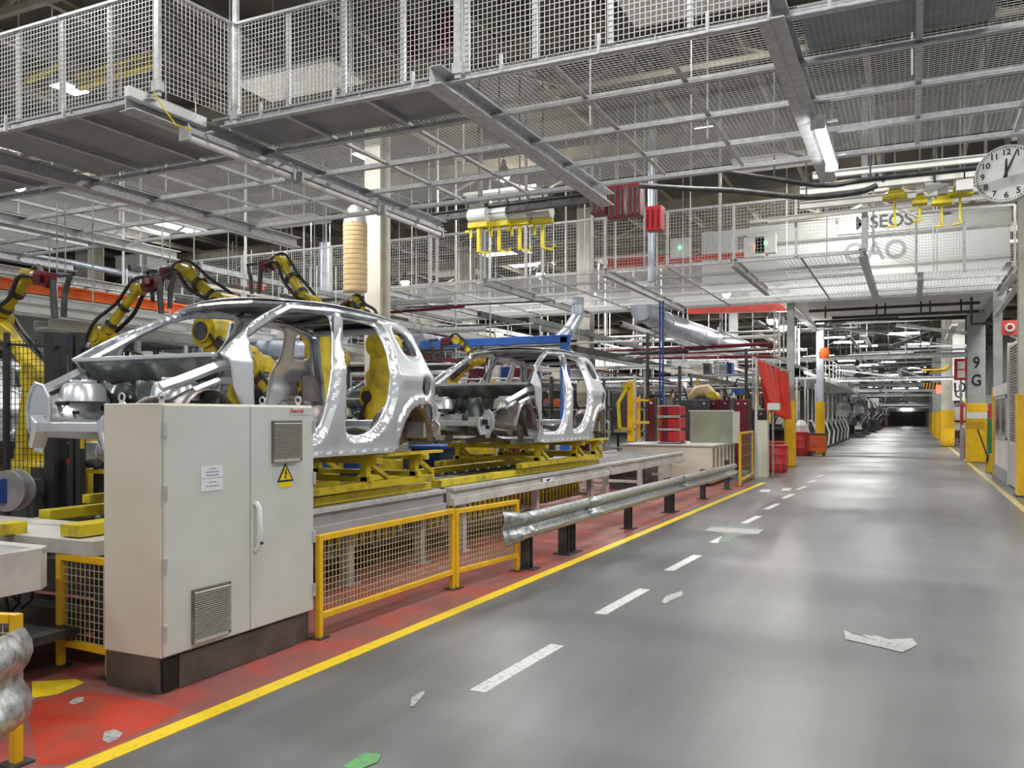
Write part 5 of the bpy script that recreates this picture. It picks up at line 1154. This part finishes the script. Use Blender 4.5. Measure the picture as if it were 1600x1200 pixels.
# machinery along the left far aisle
random.seed(11)
for i, (y, l) in enumerate(((80, 'nearest'), (90, 'second'), (102, 'third'), (116, 'fourth'), (132, 'fifth'), (148, 'farthest'))):
    t = thing('machine', 'dark machine with hoses on the left far end of the aisle, '+l+' of six', 'machine', (-5.2, y, 0), 'dark machines at the far end of the aisle')
    MB().box(-6.8, -3.8, y, y+5, 0, .15).build('plinth', 'dark', t)
    for k in range(22):
        x = random.uniform(-6.8, -3.9); z = random.uniform(0, 3.2); s = random.uniform(.3, .9); MB().box(x-s, x+s*.5, y+random.uniform(0, 2), y+random.uniform(3, 7), z, z+s*1.4).build('block', random.choice(('dark', 'dark', 'plinth', 'darkred', 'galv_dull', 'white')), t)
    for k in range(6):
        x = random.uniform(-6, -3.5); MB().tube([(x, y, 3.5), (x+.4, y, 3.0), (x+.6, y, 2.2), (x+.1, y, 1.8), (x-.3, y, 1.0)], .05, 6).build('hose', random.choice(('black', 'dark', 'galv_dull')), t)
p = at_z(1352, 671); t = thing('pallet_box', 'white pallet box on the floor at the far left of the aisle', 'box', p); MB().box(p.x-.9, p.x+.9, p.y, p.y+1.6, .1, 1.3).build('box_body', 'white', t, bevel=.03); MB().box(p.x-.9, p.x+.9, p.y, p.y+1.6, 0, .1).build('base', 'dark', t)
# overhead clutter over the far aisle
random.seed(3)
for i, (y, l) in enumerate(((46, 'just beyond the portal'), (54, 'second beyond the portal'), (64, 'third beyond the portal'), (78, 'fourth beyond the portal'), (96, 'fifth beyond the portal'), (120, 'sixth beyond the portal'), (138, 'seventh beyond the portal'), (158, 'last before the end wall'))):
    t = thing('overhead_gantry', 'tangled overhead gantry of pipes, trays and lamps '+l, 'gantry', (-1, y, 5), 'gantries over the far aisle')
    zlo = 4.9 if i == 0 else 4.1 if i < 5 else 3.4
    for k in range(14):
        x0 = random.uniform(-7.5, 0); z = random.uniform(zlo, 7.6); L = random.uniform(1.5, 6); yy = y+random.uniform(-3, 3)
        MB().bar((x0, yy, z), (min(3, x0+L), yy+random.uniform(-1, 1), z+random.choice((0, 0, 0, .8, -.6))), random.choice((.05, .09, .15))).build('pipe', random.choice(('galv', 'dark', 'dark', 'galv_dull', 'deck', 'plinth', 'dark')), t)
    for k in range(6):
        x = random.uniform(-7, 3); z = random.uniform(zlo, 7.4); MB().bar((x, y-4, z), (x, y+4, z), random.choice((.08, .16, .25)), .1).build('tray', random.choice(('galv', 'dark', 'galv_dull', 'white')), t)
    b = MB()
    for k in range(9): x = random.uniform(-7, 3); b.bar((x, y+random.uniform(-2, 2), random.uniform(zlo, 5.6)), (x, y, TOPZ), .04)
    b.islands('hanger', 'galv_dull' if i % 2 else 'dark', t)
    MB().ibeam((-7, y, zlo-.1), (3, y, zlo-.1), .2, .25, .03).build('beam', 'galv' if i % 2 else 'galv_dull', t)
    for k in range(3): x = random.uniform(-6, 1); yy = y+random.uniform(-2, 2); z = random.uniform(5.4, 7.5); MB().box(x-.7, x+.7, yy-.1, yy+.1, z, z+.08).build('lit_tube', 'glow', t)
# things on the right of the far aisle
ed_ = thing('doorway_sign', 'small lit strip above the dark doorway at the end of the aisle', 'sign', (-.9, 171.5, 2.9)); MB().box(-1.7, -.1, 171.5, 171.7, 2.9, 3.4).build('lit_face', 'glow', ed_); MB().box(-4.0, 2.2, 171.75, 171.95, 0, 2.7).build('doorway', 'ink', ed_)
random.seed(31)
for i, (y, l) in enumerate(((66, 'nearest'), (84, 'middle'), (104, 'farthest'))):
    t = thing('machine', 'mixed machine blocks right of the far aisle between the yellow columns, '+l, 'machine', (3.5, y, 0), 'machines right of the far aisle')
    MB().box(2.9, 5, y, y+5, 0, .15).build('plinth', 'dark', t)
    for k in range(14):
        x = random.uniform(2.9, 4.6); z = random.uniform(0, 2.6); s = random.uniform(.2, .6); MB().box(x-s*.4, x+s, y+random.uniform(0, 2), y+random.uniform(3, 6), z, z+s*1.4).build('block', random.choice(('dark', 'yellow', 'darkred', 'galv_dull', 'white', 'red')), t)
# signs and boxes on the right
a = at_y(1443, 608, 62); c = at_y(1468, 598, 62); t = thing('height_bar', 'yellow and black striped height limit bar over the far aisle', 'sign', a); hang(t, [(a.x+.2, 62.05, c.z), (c.x-.2, 62.05, c.z)])
MB().box(a.x, c.x, 62, 62.1, a.z, c.z).build('bar', 'yellow', t); b = MB(); n = 5
for k in range(n): x = a.x+(c.x-a.x)*k/n; w = (c.x-a.x)/n; b.add([(x, 61.98, a.z), (x+w*.5, 61.98, a.z), (x+w, 61.98, c.z), (x+w*.5, 61.98, c.z)], [(0, 1, 2, 3)])
b.islands('stripe', 'ink', t)
a = at_y(1467, 610, 61); simple('stop_sign', 'small red light at the right end of the striped bar', 'sign', MB().box(a.x-.15, a.x+.15, 61, 61.1, a.z-.2, a.z+.35), 'redled'); hang(bpy.data.objects['stop_sign'], [(a.x, 61.05, a.z)])
t = thing('yellow_pipe', 'thin yellow pipe brackets reaching over the aisle on the right', 'pipe', at_y(1470, 570, 50)); MB().tube(pp((1440, 579, 50), (1475, 577, 50), (1483, 570, 50)), .05, 6).tube(pp((1452, 584, 50), (1480, 578, 50), (1486, 572, 50)), .05, 6).build('tube', 'yellow', t)
a = at_y(1491, 594, 41); c = at_y(1512, 560, 41); t = thing('sign_board', 'red sign board with two white panels left of the 9 G column', 'sign', a); MB().cyl(((a.x+c.x)/2, 41.1, 0), ((a.x+c.x)/2, 41.1, c.z), .04, n=6).build('post', 'galv_dull', t)
MB().box(a.x, c.x, 41, 41.1, a.z, c.z).build('board', 'red', t); x0 = a.x+.12; b = MB().box(x0, x0+.28, 40.97, 41, a.z+.1, a.z+.42).box(x0, x0+.28, 40.97, 41, c.z-.45, c.z-.12); b.build('panel', 'white', t)
p = at_y(1498, 620, 56); t = thing('column_sign', 'white column face marked 10 and G behind the 9 G column', 'sign', p); MB().box(p.x-.32, p.x+.32, 56, 56.2, 2.75, 8).build('face', 'white', t)
text('lettering', '10', .75, (p.x, 55.98, at_y(1498, 606, 56).z), (HP, 0, 0), 'ink', t); text('lettering', 'G', .6, (p.x, 55.98, at_y(1498, 616, 56).z), (HP, 0, 0), 'ink', t)
p = at_z(1497, 695); t = thing('wall_cabinet', 'white cabinet on yellow legs with a striped band right of the aisle', 'cabinet', p); w = .5
Yc = p.y; zz = lambda py: at_y(1497, py, Yc).z
MB().box(p.x-w, p.x+w, Yc, Yc+.6, zz(672), zz(636)).build('cabinet_body', 'white', t, bevel=.02); MB().box(p.x-w-.01, p.x+w+.01, Yc-.02, Yc, zz(660), zz(657)).build('black_band', 'ink', t); MB().box(p.x-w-.01, p.x+w+.01, Yc-.02, Yc, zz(662.5), zz(660)).build('yellow_band', 'sticker', t)
for s in (-1, 1): MB().box(p.x+s*w-.08, p.x+s*w+.08, Yc, Yc+.5, 0, zz(672)).build('leg', 'yellow', t)
p = at_z(1504, 718); simple('bollard', 'thin grey bollard left of the 9 G column', 'bollard', MB().cyl(p, p+Vector((0, 0, 1.35)), .07, n=10), 'galv_dull', base=p)
p = at_z(1512, 716); t = thing('extinguisher', 'red and white fire equipment beside the 9 G column', 'fire equipment', p); MB().lathe(p, [(.13, .05), (.14, .1), (.14, .75), (.05, .85), (.05, .92)], 12).build('tank', 'red', t); MB().box(p.x-.1, p.x+.1, p.y-.12, p.y+.1, 1.0, 1.3).build('tag_plate', 'white', t)
# booth and louvre door at the right
bt = thing('booth', 'small white booth with a dark window at the right', 'booth', (2.9, 28, 0))
MB().box(2.35, 3.9, 26.2, 30.6, .1, 2.75).build('wall_panel', 'white', bt, bevel=.02); MB().box(2.33, 2.35, 26.8, 30.0, 1.25, 2.35).build('window_pane', 'glassdk', bt)
b = MB()
for y in (26.6, 28.3, 30.0): b.box(2.31, 2.35, y, y+.12, 1.2, 2.4)
b.box(2.31, 2.35, 26.6, 30.12, 1.18, 1.26).box(2.31, 2.35, 26.6, 30.12, 2.35, 2.42); b.build('window_frame', 'galv', bt)
MB().box(2.32, 2.36, 26.2, 30.6, 0, .35).build('kick_plate', 'deck', bt); MB().box(2.28, 2.36, 30.5, 30.65, 0, 2.75).build('yellow_edge', 'yellow', bt); MB().box(2.3, 2.36, 26.2, 30.6, 2.45, 2.75).build('head_panel', 'white', bt)
lv = thing('louvre_door', 'tall pale louvred door between booth and edge column', 'door', (2.4, 24.8, 0))
MB().box(2.36, 2.42, 23.4, 26.1, .05, 3.75).build('door_leaf', 'colcream', lv)
b = MB()
for k in range(34): b.box(2.33, 2.36, 23.6, 25.9, 1.2+k*.073, 1.24+k*.073)
b.build('louvres', 'grille', lv); MB().box(2.33, 2.37, 23.4, 26.1, .05, 1.1).build('lower_panel', 'galv', lv); MB().box(2.31, 2.44, 26.05, 26.2, 0, 3.8).box(2.31, 2.44, 23.3, 23.45, 0, 3.8).build('frame', 'enamel', lv)
p = at_z(1551, 738); t = thing('floor_sign', 'small yellow folding floor sign beside the booth', 'sign', p); MB().prism([(p.x-.24, 0), (p.x+.24, 0), (p.x+.08, .62), (p.x-.04, .62)], p.y-.02, p.y+.02, 'y').build('leaf', 'yellow', t); MB().bar((p.x, p.y+.25, 0), (p.x, p.y+.02, .6), .2, .03).build('leaf', 'yellow', t)
p = at_z(1550, 726); t = thing('green_bin', 'tall narrow dark green bin left of the booth', 'bin', p); MB().box(p.x-.13, p.x+.15, p.y, p.y+.4, .05, 1.75).build('bin_body', 'green', t, bevel=.02); MB().box(p.x-.14, p.x+.16, p.y-.01, p.y+.41, 0, .06).build('base', 'dark', t)
p = at_z(1547, 728); t = thing('broom', 'black broom leaning beside the green bin', 'broom', p); MB().cyl((p.x, p.y, .1), (p.x-.42, p.y-.2, 1.35), .025, n=6).build('handle', 'black', t); MB().box(p.x-.12, p.x+.14, p.y-.1, p.y+.1, 0, .32).build('brush', 'black', t)
p = at_y(1578, 512, 26); t = thing('hose_reel_sign', 'square white sign with a red ring left of the edge column', 'sign', p); MB().box(p.x-.2, p.x+.2, 26, 26.03, p.z-.2, p.z+.2).build('board', 'coral', t); MB().tube([(p.x+.09*math.cos(a), 25.98, p.z+.09*math.sin(a)) for a in [i*math.pi/8 for i in range(16)]], .03, 6, True).build('ring', 'plainwhite', t)
MB().cyl((p.x, 25.97, p.z), (p.x, 25.99, p.z), .05).build('dot', 'red', t)
MB().bar((p.x, 26.02, p.z-.2), (p.x+.35, 26.3, p.z-.35), .04).build('bracket', 'white', t)
# blue and dark vertical lines
for i, (px, y0, Y, m, l) in enumerate(((1012, 520, 26, 'dark', 'dark vertical post left of the silver duct'), (1031, 470, 25, 'bluedk', 'left blue vertical pipe crossing the silver duct'), (1036, 470, 25, 'bluedk', 'right blue vertical pipe crossing the silver duct'), (1166, 545, 31, 'dark', 'dark post left of the red curtain'), (1062, 572, 27, 'dark', 'short dark post above the padded welding screen'))):
    p = at_y(px, y0, Y); pipe('pipe', l, 'pipe', [(p.x, Y, .0), (p.x, Y, p.z)], .03 if m == 'bluedk' else .055, m, 8)
t = thing('robot_cover', 'beige covered robot above the padded welding screen', 'robot', at_y(1110, 640, 33)); p = at_y(1098, 612, 33); m = MB().tube([p+Vector((-.5, 0, -.25)), p+Vector((-.2, 0, .0)), p+Vector((.15, 0, .05)), p+Vector((.4, 0, -.2))], [.16, .24, .27, .2], 12); m.smooth = True; m.build('cover', 'brown', t)
MB().cyl(p+Vector((.42, -.3, -.2)), p+Vector((.42, .3, -.2)), .2, n=18).build('joint', 'robot', t); MB().bar(p+Vector((0, 0, -.2)), (p.x, p.y, 0), .4).build('stand', 'dark', t)
for (x, y, m) in ((1195, 379, 'greenled'), (1061, 386, 'greenled'), (1178, 385, 'redled')):
    p = at_y(x, y, 30); t = thing('signal_box', ('red' if m == 'redled' else 'green')+' lit signal box behind the far railing '+('at centre' if x == 1061 else 'on the left of the pair' if x == 1178 else 'on the right of the pair'), 'box', p); MB().box(p.x-.35, p.x+.35, 30.1, 30.4, p.z-.35, p.z+.35).build('box_body', 'enamel', t, bevel=.02); MB().ball(p+Vector((0, .08, 0)), .05).build('led', m, t)
